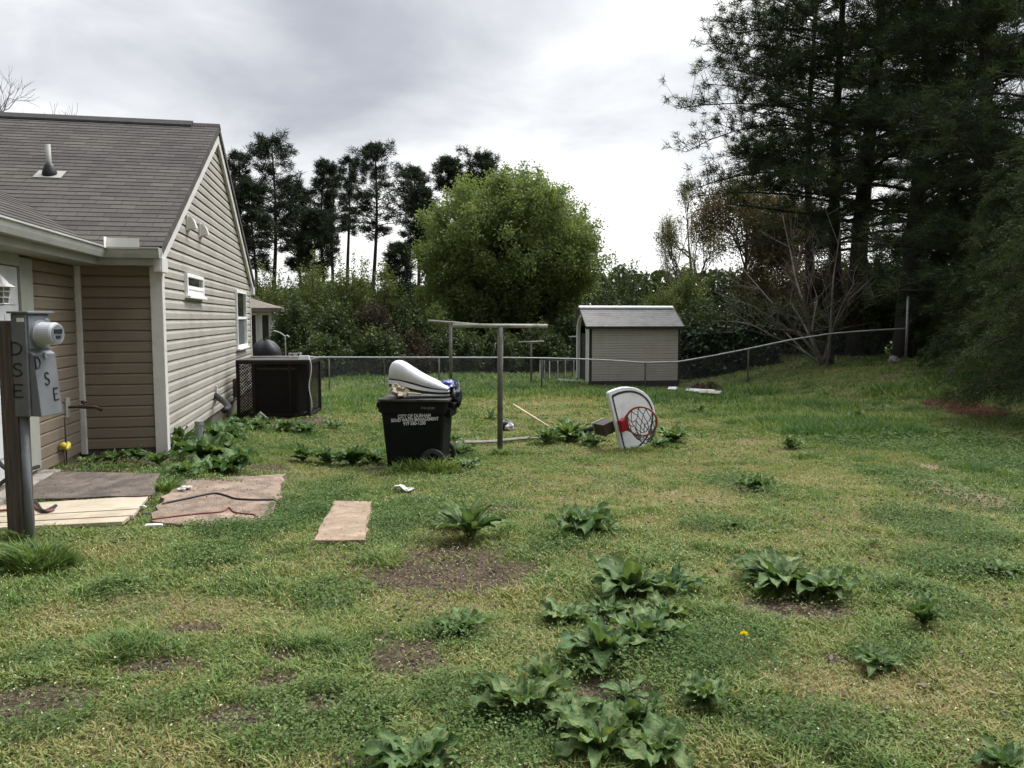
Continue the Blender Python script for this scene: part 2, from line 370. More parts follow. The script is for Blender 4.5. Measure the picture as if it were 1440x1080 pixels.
CLOV = ell([(1010, 917, 110, 36), (575, 727, 58, 26), (290, 785, 50, 16), (430, 715, 50, 40), (330, 745, 70, 11), (1310, 685, 55, 26), (1320, 748, 78, 32),
            (1400, 640, 100, 36), (1230, 615, 110, 22), (1050, 682, 55, 16), (640, 988, 60, 36), (470, 840, 55, 22), (1140, 1030, 110, 34), (450, 1010, 120, 50),
            (60, 1012, 70, 30), (160, 835, 40, 14), (1350, 792, 80, 22), (880, 955, 70, 26), (1330, 850, 50, 24), (60, 930, 40, 14), (700, 1040, 90, 40),
            (230, 1000, 50, 18), (1010, 740, 60, 12), (540, 1060, 80, 30), (1250, 920, 60, 20), (270, 680, 40, 10), (640, 890, 50, 22), (780, 770, 40, 10)])
DRY = ell([(820, 590, 150, 28), (950, 690, 230, 56), (1200, 700, 150, 46), (640, 842, 150, 26), (1390, 880, 100, 50), (700, 915, 90, 40), (500, 590, 50, 12),
           (1280, 965, 110, 40), (770, 570, 110, 12), (1060, 640, 120, 26), (1000, 810, 80, 26), (200, 860, 180, 30), (1130, 950, 80, 30), (440, 880, 80, 20), (900, 740, 120, 30)])
TALL = ell([(700, 548, 170, 11), (500, 562, 70, 14), (1000, 556, 110, 10), (880, 556, 80, 8), (1170, 600, 120, 16), (600, 530, 150, 8), (540, 520, 120, 6), (1100, 575, 110, 14), (1320, 545, 120, 12)])
# hard things lying on the ground: pixel outlines brought down to the ground
def gpoly(pts): return [G(*p) for p in pts]
P_DARK = gpoly([(64, 672), (226, 672), (214, 706), (-40, 712), (-60, 690)])
P_PLANK = gpoly([(-60, 722), (210, 704), (181, 742), (-60, 752)])
P_PINK = gpoly([(262, 678), (403, 676), (396, 700), (377, 735), (300, 744), (214, 742), (232, 712)])
P_STEP = gpoly([(471, 709), (524, 709), (513, 767), (441, 767)])
P_FAR = gpoly([(448, 517), (486, 518), (480, 531), (440, 531)])
def inpoly(x, y, poly, grow=0.0):
    c = np.mean([[p[0], p[1]] for p in poly], 0); ins = np.zeros(x.shape, bool)
    pts = [((p[0] - c[0]) * (1 + grow) + c[0], (p[1] - c[1]) * (1 + grow) + c[1]) for p in poly]
    for i in range(len(pts)):
        x1, y1 = pts[i]; x2, y2 = pts[i - 1]
        hit = ((y1 > y) != (y2 > y)) & (x < (x2 - x1) * (y - y1) / (y2 - y1 + 1e-12) + x1); ins ^= hit
    return ins
TH = math.radians(11.5); HU = np.array([math.cos(TH), math.sin(TH)]); HV = np.array([-math.sin(TH), math.cos(TH)])
HC = at(233, 628, 9.45)                     # the house's corner nearest the camera
def inhouse(x, y, m=0.0):
    u = (x - HC[0]) * HU[0] + (y - HC[1]) * HU[1]; v = (x - HC[0]) * HV[0] + (y - HC[1]) * HV[1]
    return ((u < m) & (v > -m) & (v < 7.9)) | ((u < -1.0 + m) & (v <= 0))
# ================================================================ the ground sheet
xs = np.unique(np.concatenate([np.arange(-9, 13, .11), np.arange(-16, 24, .4), np.linspace(-60, 60, 60), np.linspace(-400, 400, 33)]))
ys = np.unique(np.concatenate([np.arange(1, 16, .11), np.arange(-6, 34, .35), np.linspace(-30, 70, 50), np.linspace(-120, 600, 31)]))
X, Y = np.meshgrid(xs, ys); Zg = ground(X, Y)
nx, ny = len(xs), len(ys)
me = bpy.data.meshes.new('lawn_ground')
me.vertices.add(nx * ny); me.vertices.foreach_set('co', np.stack([X, Y, Zg], -1).astype(np.float32).ravel())
ii, jj = np.meshgrid(np.arange(nx - 1), np.arange(ny - 1)); q = (jj * nx + ii)
fv = np.stack([q, q + 1, q + 1 + nx, q + nx], -1).reshape(-1, 4)
me.loops.add(fv.size); me.loops.foreach_set('vertex_index', fv.astype(np.int32).ravel())
me.polygons.add(len(fv)); me.polygons.foreach_set('loop_start', (np.arange(len(fv)) * 4).astype(np.int32)); me.polygons.foreach_set('use_smooth', np.ones(len(fv), bool))
xf, yf = X.ravel(), Y.ravel()
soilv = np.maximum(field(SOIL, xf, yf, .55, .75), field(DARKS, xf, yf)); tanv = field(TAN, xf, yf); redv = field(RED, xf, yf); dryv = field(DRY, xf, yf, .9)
for nm, a in (('soil', soilv), ('tan', tanv), ('red', redv), ('dry', dryv)):
    at_ = me.attributes.new(nm, 'FLOAT', 'POINT'); at_.data.foreach_set('value', a.astype(np.float32))
me.update(calc_edges=True)
m, nt2, b, out = newmat('lawn_soil'); M['lawn_soil'] = m
nA = noise_node(nt2, 1.1, 6, rough=.65); nB = noise_node(nt2, 38, 5, rough=.7); nC = noise_node(nt2, 9, 5)
c = ramp(nt2, nA.outputs[0], [(.35, (.075, .085, .032)), (.55, (.115, .105, .05)), (.7, (.14, .115, .062))]).outputs[0]
def attr(nt, n): a = nt.nodes.new('ShaderNodeAttribute'); a.attribute_name = n; return a.outputs['Fac']
c = mixc(nt2, attr(nt2, 'dry'), c, ramp(nt2, nC.outputs[0], [(.3, (.15, .125, .06)), (.7, (.22, .18, .095))]).outputs[0])
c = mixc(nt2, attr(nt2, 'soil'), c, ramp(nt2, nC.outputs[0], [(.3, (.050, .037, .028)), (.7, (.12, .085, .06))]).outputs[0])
c = mixc(nt2, attr(nt2, 'tan'), c, (.25, .19, .12)); c = mixc(nt2, attr(nt2, 'red'), c, ramp(nt2, nC.outputs[0], [(.3, (.085, .04, .027)), (.7, (.16, .075, .047))]).outputs[0])
c = mixc(nt2, 1, c, ramp(nt2, nB.outputs[0], [(.25, (.55, .55, .55)), (.75, (1.3, 1.3, 1.3))]).outputs[0], 'MULTIPLY')
nt2.links.new(c, b.inputs['Base Color']); b.inputs['Roughness'].default_value = .95; b.inputs['Specular IOR Level'].default_value = .1
bp = nt2.nodes.new('ShaderNodeBump'); bp.inputs['Strength'].default_value = .8; bp.inputs['Distance'].default_value = .03
nt2.links.new(nB.outputs[0], bp.inputs['Height']); nt2.links.new(bp.outputs[0], b.inputs['Normal'])
me.materials.append(m)
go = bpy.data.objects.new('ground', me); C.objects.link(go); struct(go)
# ================================================================ slabs and boards on the ground
def planefit(poly, h, k=.55):
    c = np.mean(poly, 0); r_ = np.random.default_rng(1); xy = []
    lo, hi = np.min(poly, 0), np.max(poly, 0); x = r_.uniform(lo[0], hi[0], 900); y = r_.uniform(lo[1], hi[1], 900); m = inpoly(x, y, poly); x, y = x[m], y[m]
    z = ground(x, y); A = np.stack([x - c[0], y - c[1], np.ones_like(x)], 1); s = np.linalg.lstsq(A, z, rcond=None)[0]; res = (z - A @ s).max()
    return lambda a, b: float(s[0] * (a - c[0]) + s[1] * (b - c[1]) + s[2] + res * k + h)
def slab(name, poly, h, mat, lift=.0, jag=0.0, tilt=0):
    mb = MB(); g = np.random.default_rng(len(name))
    cen = np.mean(poly, 0); top = []
    for i in range(len(poly)):          # subdivided outline with a slightly broken edge
        a, b2 = np.array(poly[i]), np.array(poly[(i + 1) % len(poly)])
        k = max(2, int(np.linalg.norm(b2 - a) / .12)) if jag else 1
        for j in range(k):
            p = a + (b2 - a) * j / k
            if j and jag: p = p + np.array([g.normal() * jag, g.normal() * jag, 0])
            top.append(p)
    pl = planefit(poly, h)
    n = len(top)
    vs = [(p[0] - cen[0], p[1] - cen[1], pl(p[0], p[1]) - cen[2]) for p in top] + [(p[0] - cen[0], p[1] - cen[1], pl(p[0], p[1]) - cen[2] - h - .12) for p in top]
    mb.add(vs, [tuple(range(n))] + [(i, n + i, n + (i + 1) % n, (i + 1) % n) for i in range(n)])
    o = mb.build(name, mat); o.location = cen
    me_ = o.data; bm = __import__('bmesh').new(); bm.from_mesh(me_); __import__('bmesh').ops.recalc_face_normals(bm, faces=bm.faces); bm.to_mesh(me_); bm.free()
    return o, pl
o, Z_DARK = slab('patio_slab', P_DARK, .05, M['slab_dark'], jag=.012); tag(o, 'dark stained concrete patio slab below the house door', 'slab')
o, Z_PINK = slab('patio_slab', P_PINK, .025, M['slab_pink'], jag=.03); tag(o, 'muddy reddish patio slab with cables lying across it', 'slab')
o, Z_STEP = slab('stepping_stone', P_STEP, .03, M['slab_sand'], jag=.008); tag(o, 'sandy tan rectangular stepping stone alone in the grass', 'stepping stone')
o, _ = slab('concrete_pad', P_FAR, .16, M['concrete']); tag(o, 'pale concrete pad in the grass beyond the wire fence', 'slab')
# pale boards lying side by side, their ends cut at a slant
pr = empty('wooden_deck_panel', np.mean(P_PLANK, 0)); tag(pr, 'pale pine board panel lying flat on the ground behind the meter post', 'boards')
A0, A1, B1, B0 = [np.array(p) for p in P_PLANK]    # left back, right back, right front, left front
plb = planefit(P_PLANK, .035, 1.0); zb = plb
for i, (s0, s1) in enumerate(((0, .56), (.57, .80), (.815, 1))):
    mb = MB(); q = [A0 + (B0 - A0) * s0, A1 + (B1 - A1) * s0, A1 + (B1 - A1) * s1, A0 + (B0 - A0) * s1]
    if i == 2: q[1] = q[1] + (A0 - A1) * .015; q[2] = q[2] + (A0 - A1) * .03
    T_ = [(p[0] - pr.location[0], p[1] - pr.location[1], plb(p[0], p[1]) - .004 * i - pr.location[2]) for p in q]
    mb.add([(a, b2, c - .03) for a, b2, c in T_] + T_, [(3, 2, 1, 0), (4, 5, 6, 7)] + [(k, (k + 1) % 4, 4 + (k + 1) % 4, 4 + k) for k in range(4)]); mb.build('board', M['plank'], pr, bevel=.003)
# ================================================================ the house
O3 = np.array([0, 0, EZ])
def hloc(p):                                # world -> house coordinates
    d = np.asarray(p) - HC; return np.array([d[0] * HU[0] + d[1] * HU[1], d[0] * HV[0] + d[1] * HV[1], d[2]])
def hworld(q): return HC + np.array([q[0] * HU[0] + q[1] * HV[0], q[0] * HU[1] + q[1] * HV[1], q[2]])
E0 = hloc(O3)
def hdir(px, py):
    d = ray(px, py); return np.array([d[0] * HU[0] + d[1] * HU[1], d[0] * HV[0] + d[1] * HV[1], d[2]])
def onx(px, py, x0=0.0): d = hdir(px, py); q = E0 + d * ((x0 - E0[0]) / d[0]); return q
def ony(px, py, y0=0.0): d = hdir(px, py); q = E0 + d * ((y0 - E0[1]) / d[1]); return q
W_ = onx(352, 480)[1]; APX = onx(307, 188); YR = W_ / 2
LW = -ony(110, 500)[0]
OVH = .30
ZE = ony(226, 347, -OVH)[2]; ZR = APX[2] + .02
SL = (ZR - ZE) / (YR + OVH); AL = math.atan(SL)
XE = -LW + .33
def roofz(y): return ZR - SL * abs(y - YR)
print('house W', W_, 'apex', APX, 'LW', LW, 'ZE', ZE, 'ZR', ZR, 'slope', SL)
house = empty('house', HC, TH); tag(house, 'single storey house with beige lap siding and brown shingle roof', 'house')
def hb(mb, name, mat, parent=house, **k): return mb.build(name, mat, parent, **k)
PROF = [(.021, 0), (.0205, .070), (.004, .109), (.002, .114), (-.016, .1142), (-.016, .127)]
PROF2 = [(.016, 0), (.0155, .098), (.006, .116), (-.014, .1162), (-.014, .127)]
def siding(name, pt, rng_, z0, z1, mat, prof=PROF):
    mb = MB(); rows = []; z = z0
    while z < z1:
        for off, h in prof:
            zz = z + h
            if zz > z1 + .13: break
            a, b2 = rng_(min(zz, z1)); rows.append([pt(t_, off + (vnoise(np.array(t_ * 1.3 + 5), np.array(z * 2.9))[()] - .5) * .007, min(zz, z1)) for t_ in np.linspace(a, b2, 26)])
        z += .127
    mb.grid(rows); return hb(mb, name, mat)
def gr(z):
    if z <= ZE - .1: return (0, W_)
    t = (ZR - .10 - z) / SL; return (max(0, YR - t), min(W_, YR + max(t, .001)))
siding('gable_wall', lambda t, o, z: (o, t, z), gr, 0, ZR - .12, M['siding'])
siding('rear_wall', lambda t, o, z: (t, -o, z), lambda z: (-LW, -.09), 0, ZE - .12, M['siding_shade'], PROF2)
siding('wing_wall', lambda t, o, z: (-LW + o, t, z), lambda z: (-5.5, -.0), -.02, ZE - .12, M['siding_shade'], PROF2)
mb = MB()   # the solid body behind the siding and its foundation
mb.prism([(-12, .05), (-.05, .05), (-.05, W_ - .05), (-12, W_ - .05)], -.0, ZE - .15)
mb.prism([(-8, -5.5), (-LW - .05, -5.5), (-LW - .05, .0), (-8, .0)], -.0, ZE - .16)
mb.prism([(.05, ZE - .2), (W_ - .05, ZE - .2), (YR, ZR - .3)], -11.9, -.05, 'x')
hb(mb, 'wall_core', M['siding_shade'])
mb = MB(); mb.prism([(-12, .01), (-.01, .01), (-.01, W_ - .01), (-12, W_ - .01)], -1.0, -.005); mb.prism([(-8, -5.49), (-LW - .01, -5.49), (-LW - .01, 0), (-8, 0)], -1.0, -.025)
hb(mb, 'foundation', M['block'])
# roof
def roofmat():
    m, nt, b, out = newmat('brown_asphalt_shingles')
    uv = nt.nodes.new('ShaderNodeUVMap'); br = nt.nodes.new('ShaderNodeTexBrick'); nt.links.new(uv.outputs[0], br.inputs[0])
    br.inputs['Scale'].default_value = 1; br.inputs['Brick Width'].default_value = .305; br.inputs['Row Height'].default_value = .145
    br.inputs['Mortar Size'].default_value = .006; br.inputs['Mortar Smooth'].default_value = .1; br.offset = .37; br.offset_frequency = 2
    br.inputs['Color1'].default_value = (.072, .068, .062, 1); br.inputs['Color2'].default_value = (.105, .099, .090, 1); br.inputs['Mortar'].default_value = (.055, .045, .04, 1); br.inputs['Bias'].default_value = -.1
    n = noise_node(nt, 160, 3); n3 = noise_node(nt, .9, 5, rough=.65)
    c = mixc(nt, 1, br.outputs[0], ramp(nt, n.outputs[0], [(.3, (.6, .6, .6)), (.7, (1.35, 1.33, 1.3))]).outputs[0], 'MULTIPLY')
    c = mixc(nt, 1, c, ramp(nt, n3.outputs[0], [(.35, (.80, .80, .82)), (.7, (1.15, 1.12, 1.08))]).outputs[0], 'MULTIPLY')
    nt.links.new(c, b.inputs['Base Color']); b.inputs['Roughness'].default_value = .95; b.inputs['Specular IOR Level'].default_value = .15
    bp = nt.nodes.new('ShaderNodeBump'); bp.inputs['Strength'].default_value = .4; bp.inputs['Distance'].default_value = .01
    nt.links.new(n.outputs[0], bp.inputs['Height']); nt.links.new(bp.outputs[0], b.inputs['Normal']); return m
M['roof'] = roofmat()
def shingles(name, pt, a0, a1, S, under=.10, g=None):
    """courses of shingles: pt(a, s, n) = along the eave, up the slope, out of the plane"""
    mb = MB(); uv = []; s = 0.0; rows = []; g = g or np.random.default_rng(4); na = 60
    al = np.linspace(a0, a1, na)
    while s < S:
        e_ = min(s + .145, S); wob = g.normal(size=na) * .0022
        rows.append([(a, s + wob[i], .009) for i, a in enumerate(al)]); rows.append([(a, e_ + .004, .003) for a in al]); s = e_
    rows = [[(a, 0, -under) for a in al]] + rows + [[(a, S, -under) for a in al]]
    for r_ in rows:
        for a, s_, n_ in r_: mb.v.append(pt(a, s_, n_)); uv.append((a, s_))
    nr = len(rows)
    for i in range(nr - 1):
        for j in range(na - 1): mb.f.append((i * na + j, i * na + j + 1, (i + 1) * na + j + 1, (i + 1) * na + j)); mb.m.append(0)
    for j in (0, na - 1): mb.f.append([i * na + j for i in range(nr)]); mb.m.append(0)
    mb.uv = uv; return mb
ca, sa = math.cos(AL), math.sin(AL); SLEN = (YR + OVH) / ca; RX = .10
hb(shingles('roof', lambda a, s, n: (a, -OVH + s * ca - n * sa, ZE + s * sa + n * ca), -12.2, RX, SLEN), 'roof', M['roof'])
hb(shingles('roof', lambda a, s, n: (a, W_ + OVH - s * ca + n * sa, ZE + s * sa + n * ca), -12.2, RX, SLEN), 'roof', M['roof'])
WS = 3.4 / ca
hb(shingles('roof', lambda a, s, n: (XE - s * ca + n * sa, a, ZE + s * sa + n * ca), -5.8, 3.0, WS), 'roof', M['roof'])
hb(shingles('roof', lambda a, s, n: (XE - 6.8 + s * ca - n * sa, a, ZE + s * sa + n * ca), -5.8, 3.0, WS), 'roof', M['roof'])
xrv = ony(272, 186, YR)[0]
mb = MB(); mb.prism([(YR - .17, ZR - .17 * SL + .018), (YR - .16, ZR - .16 * SL + .045), (YR, ZR + .06), (YR + .16, ZR - .16 * SL + .045), (YR + .17, ZR - .17 * SL + .018), (YR, ZR - .01)], -12.2, xrv, 'x')
hb(mb, 'ridge_vent', surf('black_ridge_vent', (.03, .028, .026), .3, 9, .9))
mb = MB(); mb.prism([(YR - .12, ZR - .12 * SL + .014), (YR, ZR + .028), (YR + .12, ZR - .12 * SL + .014), (YR, ZR - .005)], xrv + .01, RX + .006, 'x'); hb(mb, 'ridge_cap', M['roof'])
# rake boards on the gable
for sgn in (-1, 1):
    mb = MB(); y0 = -OVH if sgn < 0 else W_ + OVH
    t = .15 / ca
    zt = -.125
    mb.prism([(y0, ZE + zt), (YR, ZR + zt), (YR, ZR + zt - t), (y0, ZE + zt - t + .02)], .028, .075, 'x'); hb(mb, 'rake_board', M['trim'])
    mb = MB(); mb.prism([(y0, ZE - .02), (YR, ZR - .02), (YR, ZR - .11), (y0, ZE - .11)], .03, .098, 'x'); hb(mb, 'rake_edge', M['trim'] if sgn < 0 else M['shed_dark'])
    mb = MB(); mb.box((.045, (-.135 if sgn < 0 else W_ + .135), ZE - .20), (.10, .30, .17)); hb(mb, 'cornice_return', M['trim'], bevel=.006)
# corner boards
mb = MB(); mb.box((-.035, .032, (ZE - .17) / 2 - .05), (.137, .137, ZE - .17 + .10)); hb(mb, 'corner_board', M['trim'], bevel=.006)
mb = MB(); mb.box((-.012, W_ - .02, (ZE - .2) / 2 - .05), (.094, .09, ZE - .2 + .10)); hb(mb, 'corner_board', M['trim'], bevel=.006)
mb = MB(); mb.box((-LW + .035, -.035, (ZE - .14) / 2 - .03), (.06, .06, ZE - .14 + .05)); hb(mb, 'corner_board', M['trim'], bevel=.004)
# gutters, fascia, soffit
K = [(0, -.01), (.125, 0), (.128, -.016), (.112, -.03), (.105, -.07), (.088, -.12), (0, -.12)]
mb = MB(); mb.prism([(-OVH - .012 - a, ZE + b2 - .015) for a, b2 in K], XE + .014, RX - .01, 'x'); hb(mb, 'gutter', M['gutter'])
mb = MB(); mb.prism([(XE + .012 + a, ZE + b2 - .015) for a, b2 in K], -5.8, -OVH - .012, 'y'); hb(mb, 'gutter', M['gutter'])
mb = MB(); mb.box(((XE + .0) / 2, -OVH + .005, ZE - .13), (-XE + .0, .03, .16)); mb.box((XE - .005, (-5.8 - OVH) / 2, ZE - .13), (.03, 5.8 - OVH, .16)); hb(mb, 'fascia', M['gutter'])
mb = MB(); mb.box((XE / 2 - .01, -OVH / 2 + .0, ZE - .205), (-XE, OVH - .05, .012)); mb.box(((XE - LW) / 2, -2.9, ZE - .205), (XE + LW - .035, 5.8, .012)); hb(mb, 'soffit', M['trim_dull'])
# splash guard in the inside corner of the gutter
mb = MB(); mb.box((XE + .14 + .17, -OVH - .135, ZE + .02), (.34, .006, .115)); mb.box((XE + .14, -OVH - .135 - .03, ZE + .025), (.006, .11, .12)); hb(mb, 'splash_guard', M['white_paint'])
# roof vent pipe
d = hdir(70, 247); tt_ = (ZE + SL * (E0[1] + OVH) - E0[2]) / (d[2] - SL * d[1]); q = E0 + d * tt_
top = ony(66, 203, q[1])[2] - q[2]
vp = empty('vent_pipe', q); vp.parent = house
mb = MB(); mb.tube([(0, 0, -.1), (-.01, 0, top)], .035, 14); mb.build('pipe', M['trim_dull'], vp, smooth=True)
mb = MB(); mb.tube([(0, 0, -.08), (0, 0, .05), (0, 0, .13), (0, 0, .16)], [.10, .09, .06, .045], 16); mb.build('boot', M['black_plastic'], vp, smooth=True)
mb = MB(); mb.prism([(-.17, -.13), (.17, -.13), (.17, .15), (-.17, .15)], .014, .020, M=Matrix.Rotation(AL, 4, 'X')); mb.build('flashing', M['trim_dull'], vp)
# exhaust hoods on the gable
for (px, py) in ((261, 314), (279, 324)):
    q = onx(px, py); v = empty('exhaust_hood', q); v.parent = house
    mb = MB(); mb.box((.028, 0, 0), (.03, .19, .21)); mb.build('back_plate', M['trim'], v, bevel=.005)
    mb = MB(); arc = [(.043, .09)] + [(.043 + .10 * math.sin(a), .09 - .17 * (1 - math.cos(a))) for a in np.linspace(.15, 1.5, 8)] + [(.043, -.08)]
    mb.prism(arc, -.07, .07, 'y'); mb.build('hood', M['trim'], v)
# windows
def window(x0, y0, y1, z0, z1, kind):
    o = empty('window', (0, (y0 + y1) / 2, z0)); o.parent = house; o.location = (0, (y0 + y1) / 2, z0)
    wd, h = y1 - y0, z1 - z0; t = .05
    fr = MB()
    fr.box((.035, -wd / 2 + t / 2, h / 2), (.05, t, h)); fr.box((.035, wd / 2 - t / 2, h / 2), (.05, t, h))
    fr.box((.035, 0, h - t / 2), (.047, wd - 2 * t, t)); fr.box((.035, 0, t / 2), (.047, wd - 2 * t, t))
    if kind == 'double': fr.box((.034, 0, h * .52), (.044, wd - 2 * t, .05))
    else:
        fr.box((.034, 0, h * .36), (.044, wd - 2 * t, .05)); fr.box((.030, 0, h * .22), (.03, wd - 2 * t, h * .2))
    fr.build('frame', M['white_paint'], o, bevel=.004)
    mb = MB(); mb.box((.05, 0, -.02), (.09, wd + .06, .035)); mb.build('sill', M['white_paint'], o, bevel=.004)
    g_ = MB(); lo = h * .545 if kind == 'double' else h * .38
    g_.box((.024, 0, (lo + h - t) / 2), (.01, wd - 2 * t, h - t - lo)); g_.build('pane', M['glass'], o)
    if kind == 'double':
        g_ = MB(); g_.box((.026, 0, (t + h * .495) / 2), (.01, wd - 2 * t, h * .495 - t)); g_.build('pane', M['glass_pale'], o)
a_, b_ = onx(258, 415), onx(281, 390); window(0, a_[1], b_[1], a_[2], b_[2], 'small')
a_, b_ = onx(331, 490), onx(342.5, 411); window(0, a_[1], b_[1], a_[2], b_[2], 'double')
# door on the wing
XW = -LW
yj1, yj0 = onx(47, 500, XW + .03)[1], onx(29, 500, XW + .03)[1]
zd1 = onx(28, 377, XW + .02)[2]; zd0 = onx(40, 664, XW + .02)[2]
dw = .80; dr = empty('door', (XW, yj0 - dw / 2, zd0)); dr.parent = house
H = zd1 - zd0
mb = MB(); mb.box((.012, 0, H / 2), (.045, dw, H))
mb.build('door_leaf', M['door'], dr, bevel=.003)
for yy in (-.19, .19):
    for z0_, z1_ in ((.12, .40), (.45, .78), (.82, .93)):
        mb = MB(); mb.box((.036, yy, H * (z0_ + z1_) / 2), (.016, .25, H * (z1_ - z0_))); mb.build('panel', M['door'], dr, bevel=.007)
mb = MB(); mb.tube([(.03, -.33, .98), (.085, -.33, .98)], .014, 10); mb.tube([(.085, -.33, .98), (.10, -.33, .98), (.12, -.33, .98), (.125, -.33, .98)], [.02, .03, .028, .01], 14); mb.build('knob', M['galv'], dr, smooth=True)
mb = MB()
mb.box((.03, dw / 2 + (yj1 - yj0) / 2 + .006, H / 2 + .05), (.055, yj1 - yj0 - .012, H + .1)); mb.box((.03, -dw / 2 - .09, H / 2 + .05), (.055, .15, H + .1)); mb.box((.03, 0, H + .085), (.053, dw + .02, .15))
mb.build('door_frame', M['trim_dull'], dr, bevel=.004)
# wall lantern beside the door
q = onx(-2, 410, XW + .16); lp = empty('wall_lantern', q); lp.parent = house
mb = MB(); mb.tube([(-.15, 0, .09), (-.10, 0, .13), (-.03, 0, .16), (0, 0, .15)], .012, 8); mb.box((-.15, 0, .05), (.03, .10, .22)); mb.build('bracket', M['trim'], lp)
mb = MB(); mb.tube([(0, 0, .15), (0, 0, .12), (0, 0, .07), (0, 0, .04), (0, 0, .036)], [.015, .045, .085, .135, .12], 8); mb.build('cap', M['trim'], lp)
mb = MB(); mb.tube([(0, 0, .036), (0, 0, -.10), (0, 0, -.12)], [.085, .065, .03], 8); mb.build('glass', M['glass_pale'], lp)
mb = MB()
for k_ in range(8):
    a = 2 * math.pi * k_ / 8; mb.tube([(.09 * math.cos(a), .09 * math.sin(a), .036), (.07 * math.cos(a), .07 * math.sin(a), -.105)], .006, 5)
for z_, r_ in ((.0, .088), (-.05, .078), (-.105, .071)): mb.tube([(r_ * math.cos(a), r_ * math.sin(a), z_) for a in np.linspace(0, 2 * math.pi, 17)[:-1]], .006, 5, closed=True)
mb.build('cage_bars', M['trim'], lp)
# concrete step in front of the door
q0 = onx(57, 661, XW + .0); zt = q0[2]
mb = MB(); mb.box((XW + .10, q0[1] - .72, zt - .31), (.17, 1.5, .62)); hb(mb, 'door_step', M['concrete'], bevel=.012)
# outdoor tap, its plate, a hanging pipe with a yellow fitting
q = onx(94, 573, XW + .02); tp = empty('outdoor_tap', q); tp.parent = house
mb = MB(); mb.box((.006, 0, 0), (.02, .13, .22)); mb.build('wall_plate', M['trim_dull'], tp, bevel=.004)
mb = MB(); mb.tube([(.01, 0, .0), (.10, .03, .0), (.16, .05, 0), (.27, .09, -.01), (.33, .11, -.05)], [.014, .014, .026, .018, .020], 10); mb.tube([(.16, .05, 0), (.16, .05, .05)], .009, 8); mb.tube([(.13, .04, .05), (.19, .06, .05)], .018, 8); mb.build('spout', M['copper'], tp, smooth=True)
q2 = onx(92, 629, XW + .06)
fp = empty('supply_pipe', q2); fp.parent = house
mb = MB(); zup = onx(93, 585, XW + .04)[2] - q2[2]; mb.tube([(0, .02, zup), (.0, .02, 0), (.0, .02, -.5)], .009, 8); mb.tube([(0, -.04, .0), (0, -.04, -.55)], .010, 8); mb.build('pipe', M['copper'], fp, smooth=True)
mb = MB(); pts = [(0, -.10, .03), (0, -.06, .035), (.0, -.03, -.01), (0, .02, -.02), (0, .06, .0), (0, .09, .02), (.01, .13, .0)]
mb.tube(pts, [.03, .034, .022, .022, .036, .03, .008], 10); mb.build('yellow_fitting', M['yellow'], fp, smooth=True)
# meter disconnect box near the cage, corrugated drain piece against the wall
q = onx(328, 545); mb = MB(); mb.box((.06, 0, 0), (.09, .30, .36)); mb.box((.108, 0, .02), (.008, .24, .26)); o = mb.build('disconnect_box', M['pipe'], house, bevel=.006); o.location = q
a_ = onx(303, 556, .03); b_ = onx(316, 577, .35)
mb = MB(); n_ = 22; mb.tube([a_ + (b_ - a_) * t + np.array([.12 * math.sin(t * 3.14), 0, -.06 * math.sin(t * 3.14)]) for t in np.linspace(0, 1, n_)], [.045 + .005 * (i % 2) for i in range(n_)], 10); hb(mb, 'drain_pipe', M['black_plastic'], smooth=True)
mb = MB(); a_ = onx(304, 562, .03); mb.box((a_[0], a_[1], a_[2] + .1), (.05, .07, .25)); hb(mb, 'drain_stub', M['trim'])
g = G(280, 645); mb = MB(); hh = at(280, 592, g[1])[2] - g[2]; mb.tube([(0, 0, -.1), (.01, 0, hh - .05), (.012, 0, hh - .045), (.012, 0, hh)], [.042, .042, .052, .052], 14); o = mb.build('cleanout_pipe', M['galv'], smooth=False); o.location = g
tag(o, 'grey pipe stub standing among the weeds by the house corner', 'pipe')
# ================================================================ electric meter on its post
pb = G(31, 757); mp_ = empty('electric_meter_post', pb, math.radians(30)); tag(mp_, 'weathered wooden post with grey electric meter box in front of the door', 'meter post')
# local frame: the box front (with the meter) faces local -y turned to the right; its plain side faces the camera
zt = at(50, 441, pb[1])[2] - pb[2]; zbx = at(50, 586, pb[1] - .1)[2] - pb[2]
mp_.rotation_euler = (0, 0, math.radians(84))           # local -y now points right and a little to the camera
mb = MB(); mb.box((0, 0, zt / 2 - .1), (.125, .13, zt + .10)); mb.build('post', M['post_wood'], mp_, bevel=.008)
yb0 = -.066
BW, BD, BH = .25, .115, zt - zbx
ycen = yb0 - BD / 2 - .003
mb = MB(); mb.box((.03, ycen, (zt + zbx) / 2), (BW, BD, BH)); bx = mb.build('meter_box', M['grey_paint'], mp_, bevel=.008)
mb = MB(); mb.box((.03, ycen - .005, zt + .008), (BW + .03, BD + .05, .016)); mb.build('box_top', M['grey_paint'], mp_, bevel=.004)
zs = zbx + BH * .635
mb = MB(); yf_ = yb0 - BD - .006
mb.prism([(yf_, zs), (yf_ - .035, zs - .02), (yf_ - .075, zbx + .0), (yf_, zbx)], .03 - BW / 2 + .015, .03 + BW / 2 - .006, 'x'); cv = mb.build('lower_cover', M['grey_paint'], mp_, bevel=.005)
mb = MB(); mb.box((.03, yf_ - .002, (zs + zt) / 2), (BW - .03, .012, zt - zs - .03)); mb.build('upper_cover', M['grey_paint'], mp_, bevel=.004)
zm = zs + (zt - zs) * .46
gl = MB(); gl.tube([(.03, yf_ - .008, zm), (.03, yf_ - .03, zm), (.03, yf_ - .031, zm)], [.098, .098, .085], 28); gl.build('meter_ring', M['galv'], mp_, smooth=False)
